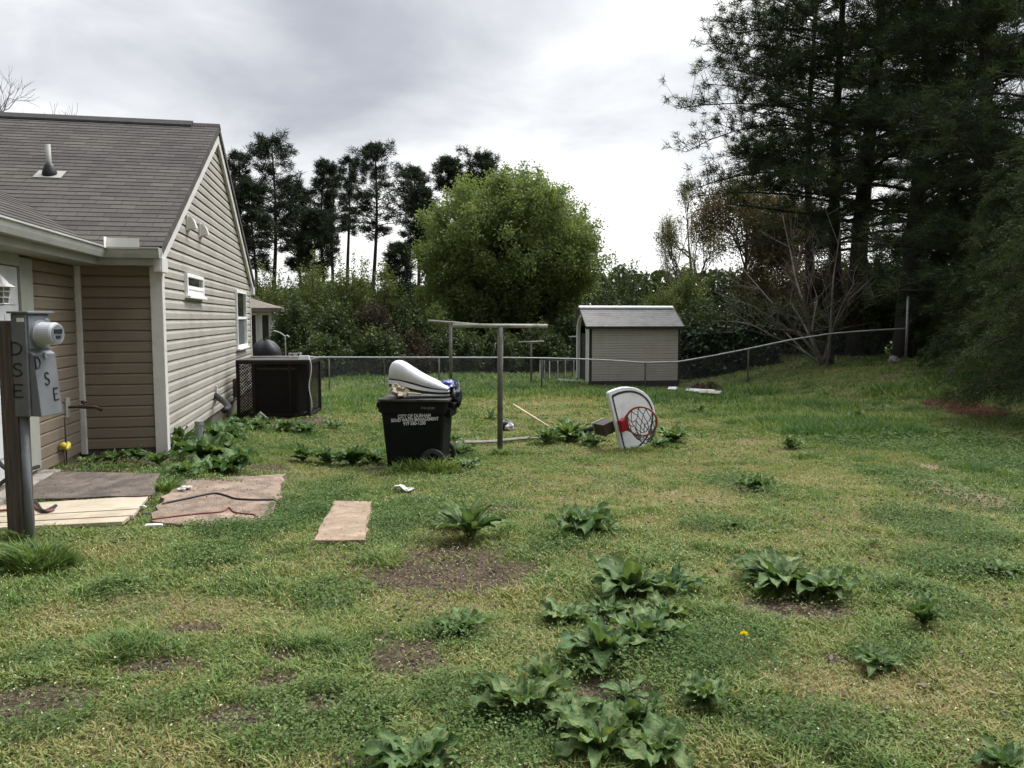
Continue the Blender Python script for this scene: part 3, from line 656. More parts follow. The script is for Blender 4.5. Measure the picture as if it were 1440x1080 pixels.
gl = MB(); gl.tube([(.03, yf_ - .03, zm), (.03, yf_ - .13, zm), (.03, yf_ - .145, zm)], [.083, .082, .074], 28); gm = gl.build('meter_drum', surf('pale_meter_housing', (.44, .45, .46), .1, 8, .25), mp_, smooth=False)
gl = MB(); gl.tube([(.03, yf_ - .1452, zm), (.03, yf_ - .150, zm)], [.068, .064], 28); gl.build('meter_face', M['glass_pale'], mp_)
gl = MB(); gl.box((.03, yf_ - .152, zm + .018), (.085, .004, .030)); gl.box((.03, yf_ - .152, zm - .022), (.05, .004, .02)); gl.build('meter_dial', M['black_plastic'], mp_)
gl = MB(); gl.tube([(.10, yf_ - .006, zt - .055), (.10, yf_ - .03, zt - .06)], .022, 12); gl.tube([(.125, yf_ - .006, zt - .07), (.125, yf_ - .025, zt - .085)], .015, 10); gl.build('seal_knob', M['galv'], mp_)
gl = MB(); gl.box((.03 - BW / 2 - .0015, ycen - .02, zt - .045), (.003, .055, .028)); gl.build('sticker', M['white_paint'], mp_)
gl = MB(); gl.tube([(-.045, ycen + .03, zbx), (-.045, ycen + .03, -.1)], .028, 12); gl.build('conduit', M['grey_paint'], mp_, smooth=True)
gl = MB(); gl.tube([(.03, yf_ - .04, zs - .012), (.03, yf_ - .045, zs - .05)], .01, 8); gl.build('cover_latch', M['galv'], mp_)
def stroke(mb, pts, P, wd=.010):
    mb.tube([P(a, b2) for a, b2 in pts], wd, 5)
def letter(ch):
    if ch == 'D': return [[(0, 0), (0, 1)], [(-.05, .98), (.35, .95), (.62, .72), (.64, .4), (.45, .1), (-.04, .0)]]
    if ch == 'S': return [[(.6, .85), (.42, .98), (.15, .95), (.04, .75), (.2, .55), (.5, .42), (.6, .22), (.45, .03), (.15, .0), (.0, .12)]]
    return [[(.62, .97), (.03, .99), (.0, .5), (.02, .0), (.6, .03)], [(.0, .52), (.5, .53)]]
# DSE down the side that faces the camera
xs_ = .03 - BW / 2 - .001
for i, ch in enumerate('DSE'):
    lb = MB(); z0_ = zbx + BH * (.60 - .205 * i); hgt = BH * .125
    for st_ in letter(ch): stroke(lb, st_, lambda a, b2: (xs_, ycen + .055 - (a * .115), z0_ + b2 * hgt), .006)
    lb.build('marker_letter', M['marker'], mp_)
for i, ch in enumerate('DSE'):
    lb = MB(); z0_ = zs - .125 - .118 * i; hgt = .088; x0_ = .03 - .105 + .075 * i
    def P(a, b2, z0_=z0_, x0_=x0_):
        z_ = z0_ + b2 * hgt; t_ = (zs - .02 - z_) / max(zs - .02 - zbx, .01); return (x0_ + a * .075, yf_ - .0365 - .040 * t_, z_)
    for st_ in letter(ch): stroke(lb, st_, P, .006)
    lb.build('marker_letter', M['marker'], mp_)
# ================================================================ wheeled bin with things on it
gb = G(588, 656); YB = gb[1]
bn = empty('wheeled_bin', gb, math.radians(-6)); tag(bn, 'dark green wheeled rubbish bin with white printing and a full load', 'bin')
def bx(px, py): p = at(px, py, YB); return p[0] - gb[0], p[2] - gb[2]
xl, zr = bx(541, 558); xr, _ = bx(638, 555); xbl, _ = bx(551, 650); xbr, _ = bx(627, 650)
zl = bx(588, 577)[1]
DP = .62
def taperbox(mb, x0, x1, d, z0, X0, X1, D, z1, e0=0, r=.05):
    """box with rounded corners tapering from (x0..x1) at z0 to (X0..X1) at z1"""
    def ring(a, b2, dd, z):
        c = []
        for (cx, cy, s) in ((b2 - r, dd / 2 - r, 0), (a + r, dd / 2 - r, 1), (a + r, -dd / 2 + r, 2), (b2 - r, -dd / 2 + r, 3)):
            for t in range(4):
                an = math.pi / 2 * (s + t / 3); c.append((cx + r * math.cos(an), cy + r * math.sin(an), z))
        return c
    A, B = ring(x0, x1, d, z0), ring(X0, X1, D, z1); n = len(A)
    mb.add(A + B, [(i, (i + 1) % n, n + (i + 1) % n, n + i) for i in range(n)] + [tuple(range(n))[::-1], tuple(range(n, 2 * n))])
mb = MB(); taperbox(mb, xbl, xbr, DP - .1, .03, xl + .02, xr - .055, DP, zl + .01); body = mb.build('body', M['bin'], bn)
mb = MB(); taperbox(mb, xl + .004, xr - .04, DP + .03, zl, xl, xr - .015, DP + .04, zr - .02)
mb.build('collar', M['bin'], bn)
mb = MB(); taperbox(mb, xl - .012, xr + .0, DP + .07, zr - .022, xl - .012, xr + .0, DP + .07, zr); mb.build('rim', M['bin_rim'], bn)
mb = MB(); mb.box((xr - .02, 0, (zl + zr) / 2 - .09), (.05, DP * .7, .10)); mb.tube([(xr + .03, -DP * .33, zr - .07), (xr + .03, DP * .33, zr - .07)], .016, 10); mb.box((xr, -DP * .31, zr - .07), (.07, .03, .06)); mb.box((xr, DP * .31, zr - .07), (.07, .03, .06)); mb.build('handle', M['bin'], bn, bevel=.006)
mb = MB(); mb.tube([(xl - .01, -.2, zr - .05), (xl - .03, -.2, zr - .09), (xl - .03, 0, zr - .10), (xl - .03, .2, zr - .09), (xl - .01, .2, zr - .05)], .03, 8); mb.box((xl - .01, 0, zr - .12), (.05, .40, .09)); mb.build('lift_bar', M['bin'], bn, smooth=False)
wx, wz = bx(617, 653)
for s in (-1, 1):
    w_ = empty('wheel', (wx, s * (DP / 2 + .03), .125)); w_.parent = bn
    mb = MB(); pr = [(.135, -.028), (.15, -.02), (.15, .02), (.135, .028), (.105, .03), (.105, -.03)]
    rows = [[(r_ * math.cos(a), y_, r_ * math.sin(a)) for a in np.linspace(0, 2 * math.pi, 33)[:-1]] for r_, y_ in pr + pr[:1]]
    mb.grid(rows, wrap=True); mb.build('tyre', M['rubber'], w_)
    mb = MB(); mb.tube([(0, -.026, 0), (0, .026, 0)], [.022, .022], 12)
    rows = [[(r_ * math.cos(a), y_, r_ * math.sin(a)) for a in np.linspace(0, 2 * math.pi, 33)[:-1]] for r_, y_ in ((.107, -.031), (.12, -.031), (.12, .031), (.107, .031), (.107, -.031))]
    mb.grid(rows, wrap=True)
    for a in np.linspace(0, 2 * math.pi, 7)[:-1]: mb.tube([(0, 0, 0), (.107 * math.cos(a), 0, .107 * math.sin(a))], .013, 6)
    mb.build('rim', surf('grey_wheel_rim', (.045, .045, .047), .2, 20, .5) if s < 0 else M['rubber'], w_)
mb = MB(); mb.tube([(wx, -DP / 2, .125), (wx, DP / 2, .125)], .014, 8); mb.build('axle', M['galv'], bn)
# printing on the side
def text(s, size, loc, mat, parent, name, rx=math.pi / 2, ry=0, xsc=1.0):
    c = bpy.data.curves.new(name, 'FONT'); c.body = s; c.size = size; c.align_x = 'CENTER'; c.align_y = 'CENTER'; c.extrude = .0012; c.offset = .0011
    c.materials.append(mat); t_ = bpy.data.objects.new('t', c); C.objects.link(t_); me_ = bpy.data.meshes.new_from_object(t_.evaluated_get(bpy.context.evaluated_depsgraph_get())); bpy.data.objects.remove(t_); me_.name = name
    o = bpy.data.objects.new(name, me_); C.objects.link(o); o.parent = parent; o.location = loc; o.rotation_euler = (rx, ry, 0); o.scale = (xsc, 1, 1); return o
ysd = -DP / 2 - .012
for s_, px, py, size in (('CITY OF DURHAM', 591, 580.5, .060), ('SOLID WASTE MANAGEMENT', 591.5, 585.6, .053), ('919 560-1200', 591, 590.6, .060)):
    x_, z_ = bx(px, py); t_ = max(0, (zl - z_) / (zl - .03)); yy = ysd + .012 * (1 if z_ < zl else 0) + t_ * .05
    yy = -DP / 2 + .05 * t_ - .008
    text(s_, size, (x_, yy, z_), M['ink_white'], bn, 'lettering', ry=math.radians(-3), xsc=.80)
x_, z_ = bx(610, 569.5); text('764A 252700', .034, (x_, -DP / 2 - .0205, z_), M['ink_grey'], bn, 'lettering', ry=math.radians(0), xsc=.9)
# white moulded shell lying on the bin
SC = lambda px, py: bx(px, py)
outl = [(550, 531), (550, 519), (553, 510.5), (558, 507.5), (564, 508.5), (570, 512), (580, 518.5), (590, 524.5), (600, 529.8), (612, 535), (624, 540.5), (634, 544.5)]
low = [(550, 531), (556, 531.5), (566, 532.5), (576, 534.5), (588, 537.5), (600, 541), (612, 544), (622, 546), (634, 546.5)]
sh = empty('white_shell', (gb[0], gb[1], gb[2] + zr), math.radians(-6)); tag(sh, 'white moulded plastic shell with black stripe resting on top of the bin', 'plastic shell')
def shell(name, top, bot, mat, d=.34, inset=.0):
    n = 26; tx = [SC(*p) for p in top]; bt = [SC(*p) for p in bot]
    def resample(pts, us):
        pts = np.array(pts); s = np.r_[0, np.cumsum(np.linalg.norm(np.diff(pts, axis=0), axis=1))]; s /= s[-1]
        return np.stack([np.interp(us, s, pts[:, 0]), np.interp(us, s, pts[:, 1])], 1)
    us = np.linspace(0, 1, n); T = resample(tx, us); B = resample(bt, us)
    mb = MB(); m_ = 17; rows = []
    for k in range(m_):
        a = -1 + 2 * k / (m_ - 1); f = (1 - abs(a) ** 9) ** (1 / 3.)
        row = []
        for i in range(n):
            wdt = d / 2 * (.82 + .18 * math.sin(math.pi * min(1, us[i] * 1.1)))
            zz = B[i] + (T[i] - B[i]) * (0.0 + f)
            row.append((zz[0], a * wdt, zz[1] - zr))
        rows.append(row)
    mb.grid(rows)
    return mb
# lift the crown of the shell above the black band: dome, band, white lip, black foot
shell('dome', outl, low, None).build('dome', M['white_plastic'], sh, smooth=True, solid=.012)
def band(name, top, bot, mat, d):
    mb = MB(); n = 24
    def rs(pts):
        pts = np.array([SC(*p) for p in pts]); s = np.r_[0, np.cumsum(np.linalg.norm(np.diff(pts, axis=0), axis=1))]; s /= s[-1]; us = np.linspace(0, 1, n)
        return np.stack([np.interp(us, s, pts[:, 0]), np.interp(us, s, pts[:, 1])], 1)
    T, B = rs(top), rs(bot); us = np.linspace(0, 1, n)
    wd = d / 2 * (.82 + .18 * np.sin(np.pi * np.minimum(1, us * 1.1)))
    loop = lambda P: [(P[i][0], -wd[i], P[i][1] - zr) for i in range(n)] + [(P[i][0], wd[i], P[i][1] - zr) for i in range(n - 1, -1, -1)]
    A, B_ = loop(T), loop(B); k = len(A)
    mb.add(A + B_, [(i, (i + 1) % k, k + (i + 1) % k, k + i) for i in range(k)])
    for P in (0, k): mb.f += [[P + i, P + i + 1, P + k - 2 - i, P + k - 1 - i] for i in range(n - 1)]; mb.m += [0] * (n - 1)
    return mb.build(name, mat, sh)
L1 = [(550, 530.8), (566, 532.3), (576, 534.3), (588, 537.3), (600, 540.8), (612, 543.8), (622, 545.8), (634, 546.3)]
L2 = [(549.5, 533), (566, 534.5), (576, 536.8), (588, 540), (600, 543.3), (612, 545.6), (622, 547), (634, 547.3)]
L3 = [(550, 538.5), (560, 540), (576, 542.5), (588, 545.5), (600, 547.6), (612, 549), (622, 549.8), (634, 549.5)]
L4 = [(551, 542.5), (560, 544), (576, 546.5), (588, 549.5), (600, 551.5), (612, 552.5), (622, 553), (633, 553)]
band('stripe', L1, L2, M['black_plastic'], .352); band('lip', L2, L3, M['white_plastic'], .36); band('foot', L3, L4, M['black_plastic'], .34)
# bags: one in the bin under the shell, a dark blue one bulging behind
def blob(name, c, r, mat, seed, wr=.18, M_=None, flat=None):
    g = np.random.default_rng(seed); mb = MB(); rows = []
    for i in range(15):
        th = math.pi * i / 14; row = []
        for j in range(22):
            ph = 2 * math.pi * j / 22
            k = 1 + wr * (vnoise(np.array(ph_ := (math.cos(ph) * 2 + seed * 3.1)), np.array(th * 2.4 + math.sin(ph) * 2))[()] - .5) * 2
            row.append((c[0] + r[0] * k * math.sin(th) * math.cos(ph), c[1] + r[1] * k * math.sin(th) * math.sin(ph), c[2] + r[2] * k * math.cos(th)))
        rows.append(row)
    mb.grid(rows, wrap=True); return mb
x1, z1 = bx(563, 549); o = blob('b', (0, 0, 0), (.12, .15, .075), None, 5, .55).build('paper_bag', M['bag_tan'], smooth=False); o.location = (gb[0] + x1, gb[1] - .14, gb[2] + z1 + .01); tag(o, 'crumpled tan paper bag poking out of the bin under the white shell', 'bag')
x1, z1 = bx(585, 551); mb = MB(); mb.box((0, 0, 0), (.16, .12, .02)); o = mb.build('cardboard_scrap', M['bag_tan'], bevel=.004); o.location = (gb[0] + x1, gb[1] - .22, gb[2] + z1); o.rotation_euler = (0, .1, .3); tag(o, 'flat pale scrap of cardboard between bin rim and white shell', 'cardboard')
x1, z1 = bx(631, 541); mb = blob('b', (0, 0, 0), (.12, .15, .06), None, 9, .5)
for f_ in range(3): pass
o = mb.build('rubbish_bag', M['bag_blue'], smooth=True); o.location = (gb[0] + x1, gb[1] + .10, gb[2] + z1 - .02); tag(o, 'shiny dark blue rubbish bag bulging behind the narrow end of the white shell', 'bag')
x1, z1 = bx(641, 556); mb = blob('b', (0, 0, 0), (.055, .14, .13), None, 12, .55); o = mb.build('rubbish_bag', M['black_plastic'], smooth=True); o.location = (gb[0] + x1, gb[1] + .05, gb[2] + z1); tag(o, 'black rubbish bag hanging over the bin beside its handle', 'bag')
# ================================================================ clothesline posts
def tpost(name, base, top_l, top_r, Yd, rad, brad, label, polepx):
    o = empty(name, base); tag(o, label, 'clothes post')
    a, b2 = at(*top_l, Yd[0]) - base, at(*top_r, Yd[1]) - base; t = (polepx - top_l[0]) / (top_r[0] - top_l[0]); tp_ = a + (b2 - a) * t
    mb = MB(); mb.tube([(0, 0, -.25), (tp_[0] * .5, tp_[1] * .5, tp_[2] * .5), tp_], rad, 16); p = mb.build('pole', M['pipe'], o, smooth=True)
    mb = MB(); mb.tube([a + np.array([0, 0, .02]), b2 + np.array([0, 0, .02])], brad, 14); mb.build('crossbar', M['bar'], o, smooth=True)
    return o, tp_
g = G(703, 632); o, t_ = tpost('clothesline_post', g, (637, 460), (770, 460.5), (g[1] - .15, g[1] + .1), .040, .030, 'grey steel clothesline post with pale crossbar, nearer of the two in the yard', 703)
mb = MB(); mb.tube([(-.045, -.02, t_[2] - .22), (-.07, -.03, t_[2] - .24), (-.06, -.03, t_[2] - .30)], .009, 8); mb.build('line_cleat', M['galv'], o)
ga = np.array([*at(634, 540, 21.5)[:2], 0]); ga[2] = ground(ga[0], ga[1]); tpost('clothesline_post', ga, (602, 452), (672, 457.5), (21.9, 21.2), .045, .030, 'grey clothesline post with tilted crossbar standing just inside the wire fence', 634)
gc = np.array([*at(747, 520, 27)[:2], 0]); gc[2] = ground(gc[0], gc[1]); tpost('clothesline_post', gc, (729, 482), (765, 481), (27, 27), .034, .028, 'thin far clothesline post standing alone beyond the fence', 747)
gc = np.array([*at(812, 520, 29.5)[:2], 0]); gc[2] = ground(gc[0], gc[1]); tpost('clothesline_post', gc, (800, 474.5), (826, 474), (29.5, 29.5), .034, .028, 'far clothesline post half hidden behind the shed', 812)
# ================================================================ wire fence
fn = empty('wire_fence', at(740, 520, 24)); fz = ground(fn.location[0], fn.location[1]); fn.location[2] = fz
tag(fn, 'long chain link fence with pale top rail across the back of the yard', 'fence')
base0 = np.array(fn.location)
RAIL = [(352, 502.5), (450, 502.5), (617, 502.5), (700, 502.8), (762, 503.5), (818, 505), (860, 507), (908, 510), (955, 508.5), (1000, 500.5), (1053, 490), (1110, 478), (1165, 469.5), (1220, 465), (1275, 462)]
rp = np.array([at(px, py, 24) for px, py in RAIL])
def railz(x): return np.interp(x, rp[:, 0], rp[:, 2])
xs_ = np.linspace(rp[0, 0], rp[-1, 0], 90)
mb = MB(); mb.tube([np.array([x, 24 + .05 * math.sin(x * .7), railz(x)]) - base0 for x in xs_], .021, 8); mb.build('top_rail', M['rail'], fn, smooth=True)
for px in (462, 617, 762, 908, 1053, 1165):
    x = at(px, 500, 24)[0]; zt = railz(x); zg = ground(x, 24)
    mb = MB(); mb.tube([np.array([x, 24.04, zg - .2]) - base0, np.array([x, 24.04, zt]) - base0], .024, 8); mb.build('fence_post', M['pipe'], fn, smooth=True)
for px in (540, 700, 985 - 360):
    if px == 625: continue
    x = at(px, 500, 24)[0]; mb = MB(); mb.tube([np.array([x, 24.05, ground(x, 24) - .2]) - base0, np.array([x, 24.05, railz(x)]) - base0], .012, 6); mb.build('stake', M['pipe'], fn)
x = at(1275.5, 470, 24)[0]; mb = MB(); mb.tube([np.array([x, 24.02, ground(x, 24) - .2]) - base0, np.array([x, 24.02, at(1277.5, 418, 24)[2]]) - base0], .038, 12); mb.tube([np.array([x, 24.02, at(1277.5, 418, 24)[2]]) - base0, np.array([x, 24.02, at(1277.5, 416.5, 24)[2]]) - base0], .045, 12); mb.build('end_post', M['galv'], fn, smooth=True)
# woven wire: two sets of slanting wires
V = []
p_ = .062; x0, x1 = rp[0, 0], rp[-1, 0]
for s in (1, -1):
    for xw in np.arange(x0 - 1.3, x1 + 1.3, p_):
        t = np.linspace(0, 1, 7); xx = xw + s * t * 1.1
        zg = ground(xx, 24 * np.ones(7)) + .03; zt = railz(xx)
        zz = zg + t * (zt - zg); ok = (xx > x0) & (xx < x1)
        for i in range(6):
            if ok[i] and ok[i + 1]:
                a = np.array([xx[i], 24 + s * .002, zz[i]]); b2 = np.array([xx[i + 1], 24 + s * .002, zz[i + 1]]); d = unit(b2 - a); e1 = np.array([-d[2], 0, d[0]]) * .0015; e2 = np.array([0, .0015, 0])
                c4 = [e1 + e2 * .6, -e1 + e2 * .6, -e2]
                for j in range(3): V.append([a + c4[j], a + c4[(j + 1) % 3], b2 + c4[(j + 1) % 3], b2 + c4[j]])
V = np.array(V) - base0
arrmesh('wire_mesh', V, M['wire'], fn, np.zeros(len(V)))
# thin second rail that the photo shows running beyond the shed is the same rail; white wire pen beyond the fence
pen = empty('dog_pen', at(776, 530, 29)); pen.location[2] = ground(pen.location[0], 29); tag(pen, 'low pen of white posts and wire beyond the fence beside the shed', 'pen'); pb_ = np.array(pen.location)
pp = [(759.5, 507, 30), (765.5, 506.5, 30.6), (773, 508, 28.2), (784.5, 507, 28.6), (795, 507, 29.4), (807, 506.5, 30.2)]
tops = []
for px, py, Yp in pp:
    a = at(px, py, Yp); zg = ground(a[0], a[1]); mb = MB(); mb.tube([np.array([a[0], a[1], zg - .1]) - pb_, a - pb_], .020, 6); mb.build('post', M['white_paint'], pen); tops.append((a, zg))
for i, j in ((0, 1), (2, 3), (3, 4), (4, 5), (1, 5), (0, 2)):
    a, za = tops[i]; b2, zb_ = tops[j]; mb = MB()
    mb.tube([a - pb_, b2 - pb_], .008, 5)
    for k in range(9):
        t = k / 8; c_ = a + (b2 - a) * t; d_ = a + (b2 - a) * min(1, t + .3); h0 = (za + (zb_ - za) * t); h1 = za + (zb_ - za) * min(1, t + .3)
        mb.tube([np.array([c_[0], c_[1], h0]) - pb_, d_ - pb_], .004, 4); mb.tube([c_ - pb_, np.array([d_[0], d_[1], h1]) - pb_], .004, 4)
    mb.build('wire_panel', M['wire'], pen)
# ================================================================ shed
sA = at(828, 537, 25.5); th = math.radians(6.0); shd = empty('garden_shed', sA, th); tag(shd, 'tan plastic garden shed with white arched doorway and grey roof behind the fence', 'shed')
L, D = 2.98, 2.1; hw = at(828, 459, 25.5)[2] - sA[2]; hr = at(828, 433, 26.55)[2] - sA[2]
mb = MB(); z = 0; rows = []
while z < hw - .01:
    for off, h in ((.020, 0), (.019, .060), (.004, .066), (-.006, .082)):
        rows.append([(.09, -off, min(z + h, hw)), (L - .06, -off, min(z + h, hw))])
    z += .083
mb.grid(rows); mb.build('side_wall', M['shed_wall'], shd)
mb = MB(); mb.prism([(.03, .03), (L - .03, .03), (L - .03, D - .03), (.03, D - .03)], -.02, 0); mb.box((L / 2, D - .02, hw / 2), (L, .03, hw)); mb.prism([(0.02, 0), (D - .02, 0), (D - .02, hw), (D / 2, hr - .05), (.02, hw)], L - .05, L - .02, 'x'); mb.box((L / 2, .022, hw / 2), (L - .08, .03, hw)); mb.build('shell', M['shed_dark'], shd)
for xx in (.045, L - .03):
    mb = MB(); mb.box((xx, -.005, hw / 2), (.085 if xx < 1 else .055, .04, hw)); mb.build('corner_post', M['shed_dark'], shd, bevel=.008)
mb = MB(); mb.box((L / 2, -.012, .0), (L + .02, .05, .06)); mb.box((L / 2, .02, -.10), (L, .10, .16)); mb.build('base', M['shed_dark'], shd)
# end wall: white surround with an arched opening
def arch(y, z0=0):
    pass
zA = hw * .96
half = D * .36; cyy = D / 2
outer = [(0.0, 0), (0.0, hw), (cyy, hr - .04), (D, hw), (D, 0)]
inner = [(D - cyy + half, 0), (cyy + half, zA - .2)] + [(cyy + half * math.cos(a), zA - .2 + (hr - .28 - zA + .2) * math.sin(a)) for a in np.linspace(.12, math.pi - .12, 15)] + [(cyy - half, zA - .2), (cyy - half, 0)]
no = 24
mb = MB()
def res(pts, n):
    pts = np.array(pts); s = np.r_[0, np.cumsum(np.linalg.norm(np.diff(pts, axis=0), axis=1))]; s /= s[-1]; u = np.linspace(0, 1, n); return np.stack([np.interp(u, s, pts[:, 0]), np.interp(u, s, pts[:, 1])], 1)
OU, IN = res(outer, 41), res(inner[::-1], 41)
rows = [[(-.02, p[0], p[1]) for p in OU], [(-.02, p[0], p[1]) for p in IN], [(.06, p[0], p[1]) for p in IN]]
rows = [[(.02, p[0], p[1]) for p in OU]] + rows
mb.grid(rows); mb.build('end_wall', M['white_paint'], shd)
rows = [[(-.045, p[0], p[1]) for p in res([(cyy - half - .11, 0), (cyy - half - .11, zA - .15)] + [(cyy + (half + .11) * math.cos(a), zA - .2 + (hr - .17 - zA + .2) * math.sin(a)) for a in np.linspace(math.pi - .12, .12, 15)] + [(cyy + half + .11, zA - .15), (cyy + half + .11, 0)], 41)], [(-.045, p[0], p[1]) for p in IN], [(-.015, p[0], p[1]) for p in IN]]
mb = MB(); mb.grid(rows); mb.build('arch_trim', M['white_paint'], shd, solid=.02)
mb = MB(); mb.box((.10, cyy + half * .5, zA * .45), (.02, half * .98, zA * .9)); mb.build('door_leaf', M['shed_dark'], shd)
for s in (0, 1):      # roof panels with ribs
    mb = MB(); n_ = 9; y0, y1 = (-.14, D / 2) if s == 0 else (D + .14, D / 2); z0 = hw - .02; z1_ = hr; rows = []
    for k in range(n_ + 1):
        t0 = k / n_
        for o_, dt in ((.022, 0), (.022, .8 / n_), (.006, .86 / n_)):
            t1 = min(1, t0 + dt); rows.append([(-.13, y0 + (y1 - y0) * t1, z0 + (z1_ - z0) * t1 + o_), (L + .10, y0 + (y1 - y0) * t1, z0 + (z1_ - z0) * t1 + o_)])
    mb.grid(rows); mb.grid([[(-.13, y0, z0 - .03), (L + .10, y0, z0 - .03)], [(-.13, y1, z1_ - .03), (L + .10, y1, z1_ - .03)]]); mb.build('roof', M['shed_roof'], shd)
    mb = MB()
    for xx in (-.135, L + .105): mb.prism([(y0, z0 + .035), (y1, z1_ + .035), (y1, z1_ - .055), (y0, z0 - .055)], xx - .006, xx + .006, 'x')
    mb.box((L / 2 - .015, y0 + (.004 if s else -.004), z0 - .02), (L + .24, .02, .09)); mb.build('roof_edge', M['shed_dark'], shd)
mb = MB(); mb.prism([(D / 2 - .16, hr - .01), (D / 2 - .14, hr + .035), (D / 2, hr + .075), (D / 2 + .14, hr + .035), (D / 2 + .16, hr - .01)], -.14, L + .06, 'x'); mb.build('ridge_cap', M['white_paint'], shd)
mb = MB(); mb.box((-.25, D * .3, .0), (.9, .10, .05)); o = mb.build('ramp_board', M['white_paint'], shd); o.rotation_euler = (0, math.radians(6), .5)
# ================================================================ basketball backboard lying on its side
gk = G(896, 631); al = math.radians(31)
bk = empty('basketball_hoop', gk); tag(bk, 'toppled basketball hoop with white fan backboard propped on its side in the grass', 'basketball hoop')
up_ = np.array([math.cos(al), math.sin(al), 0]); nn = np.array([math.sin(al), -math.cos(al), 0]); zz = np.array([0, 0, 1.])
Rm = Matrix(((zz[0], up_[0], nn[0], 0), (zz[1], up_[1], nn[1], 0), (zz[2], up_[2], nn[2], 0), (0, 0, 0, 1)))   # board x = up in the world, y = the board's top, z = its front
lean = Matrix.Rotation(math.radians(14), 4, 'Z')
Rb = Matrix.Translation((-.06, -.05, .46)) @ Rm @ Matrix.Rotation(math.radians(-17), 4, 'Z')
HWB, HB = .52, .72
fan = [(-.50, -.36), (.50, -.36), (HWB, -.34), (HWB, -.26)] + [(HWB * math.cos(a), -.26 + .64 * math.sin(a)) for a in np.linspace(.12, math.pi - .12, 19)] + [(-HWB, -.26), (-HWB, -.34)]
def scaled(k, d): 
    c = np.array([0, 0.0]); return [tuple(np.array(p) * k + np.array([0, d])) for p in fan]
mb = MB(); mb.prism(fan, -.03, .03, 'z', M=Rb); mb.build('backboard', M['board_white'], bk, bevel=.012)
mb = MB(); a_, b_ = scaled(.89, 0), scaled(.82, 0); n_ = len(fan)
mb.add([(p[0], p[1], .033) for p in a_] + [(p[0], p[1], .033) for p in b_], [(i, (i + 1) % n_, n_ + (i + 1) % n_, n_ + i) for i in range(n_)], 0, Rb); mb.build('border_line', M['board_line'], bk)
# rim: a ring in front of the board, its plane square to the board
rc = np.array([0, -.22, .03 + .06 + .215])
FO = math.radians(42)
def fold(p):                    # the hoop has been bent up towards the board
    d = np.array([p[1] + .22, p[2] - .09]); return np.array([p[0], -.22 + d[0] * math.cos(FO) + d[1] * math.sin(FO), .09 - d[0] * math.sin(FO) + d[1] * math.cos(FO)])
ring = [fold(p) for p in [(.215 * math.cos(a), rc[1], rc[2] + .215 * math.sin(a)) for a in np.linspace(0, 2 * math.pi, 41)[:-1]]]
mb = MB(); mb.tube(ring, .015, 8, closed=True, M=Rb); mb.tube([(-.10, -.22, .09), fold((-.17, -.22, rc[2] - .13))], .010, 6, M=Rb); mb.tube([(.10, -.22, .09), fold((.17, -.22, rc[2] - .13))], .010, 6, M=Rb)
mb.tube([(-.06, -.30, .06), fold((-.11, -.225, rc[2] - .18))], .008, 6, M=Rb); mb.tube([(.06, -.30, .06), fold((.11, -.225, rc[2] - .18))], .008, 6, M=Rb); mb.build('rim', M['rim_red'], bk, smooth=True)
mb = MB(); mb.box((0, -.265, .075), (.17, .13, .085), M=Rb); mb.build('rim_bracket', M['bracket_red'], bk, bevel=.01)
Rbi = Rb.inverted(); down = np.array((Rbi.to_3x3() @ Vector((0, 0, -1))))
NP = 12; rp_ = [np.array([.205 * math.cos(a), rc[1], rc[2] + .205 * math.sin(a)]) for a in np.linspace(0, 2 * math.pi, NP + 1)[:-1]]
tip = fold(rc) + down * .22 + np.array([0, .0, .10])
lev = [0, .22, .45, .66, .85, 1.0]
g = np.random.default_rng(2)
def npnt(i, l, half):
    a = 2 * math.pi * (i + half) / NP; p0 = np.array([.205 * math.cos(a), rc[1], rc[2] + .205 * math.sin(a)])
    k = 1 - .62 * l; q = fold((rc[0] + (p0[0] - rc[0]) * k, p0[1], rc[2] + (p0[2] - rc[2]) * k)) + (tip - fold(rc)) * (l ** .8)
    return q + g.normal(size=3) * .012 * (l > 0)
grid_ = [[npnt(i, l, .5 * (j % 2)) for i in range(NP)] for j, l in enumerate(lev)]
mb = MB()
for j in range(len(lev) - 1):
    for i in range(NP):
        i2 = (i - 1) % NP if j % 2 == 0 else (i + 1) % NP
        for k in (i, i2):
            a, b2 = grid_[j][i], grid_[j + 1][k]; mb.tube([a, (a + b2) / 2 + down * .015, b2], .006, 5, M=Rb)
mb.build('net', M['net_cord'], bk)
mb = MB(); mb.box((-.0, -.44, -.14), (.17, .20, .22), M=Rb); mb.build('pole_mount', M['box_brown'], bk, bevel=.01)
mb = MB(); mb.box((0, -.44, -.262), (.19, .22, .02), M=Rb); mb.build('mount_lip', M['bar'], bk)
gp = G(838, 618); mb = MB(); mb.tube([gk * 0 + np.array((Rb @ Vector((0, -.44, -.24)))), np.array([-.75, 1.0, .10])], .04, 10); mb.build('pole', M['black_plastic'], bk, smooth=True)
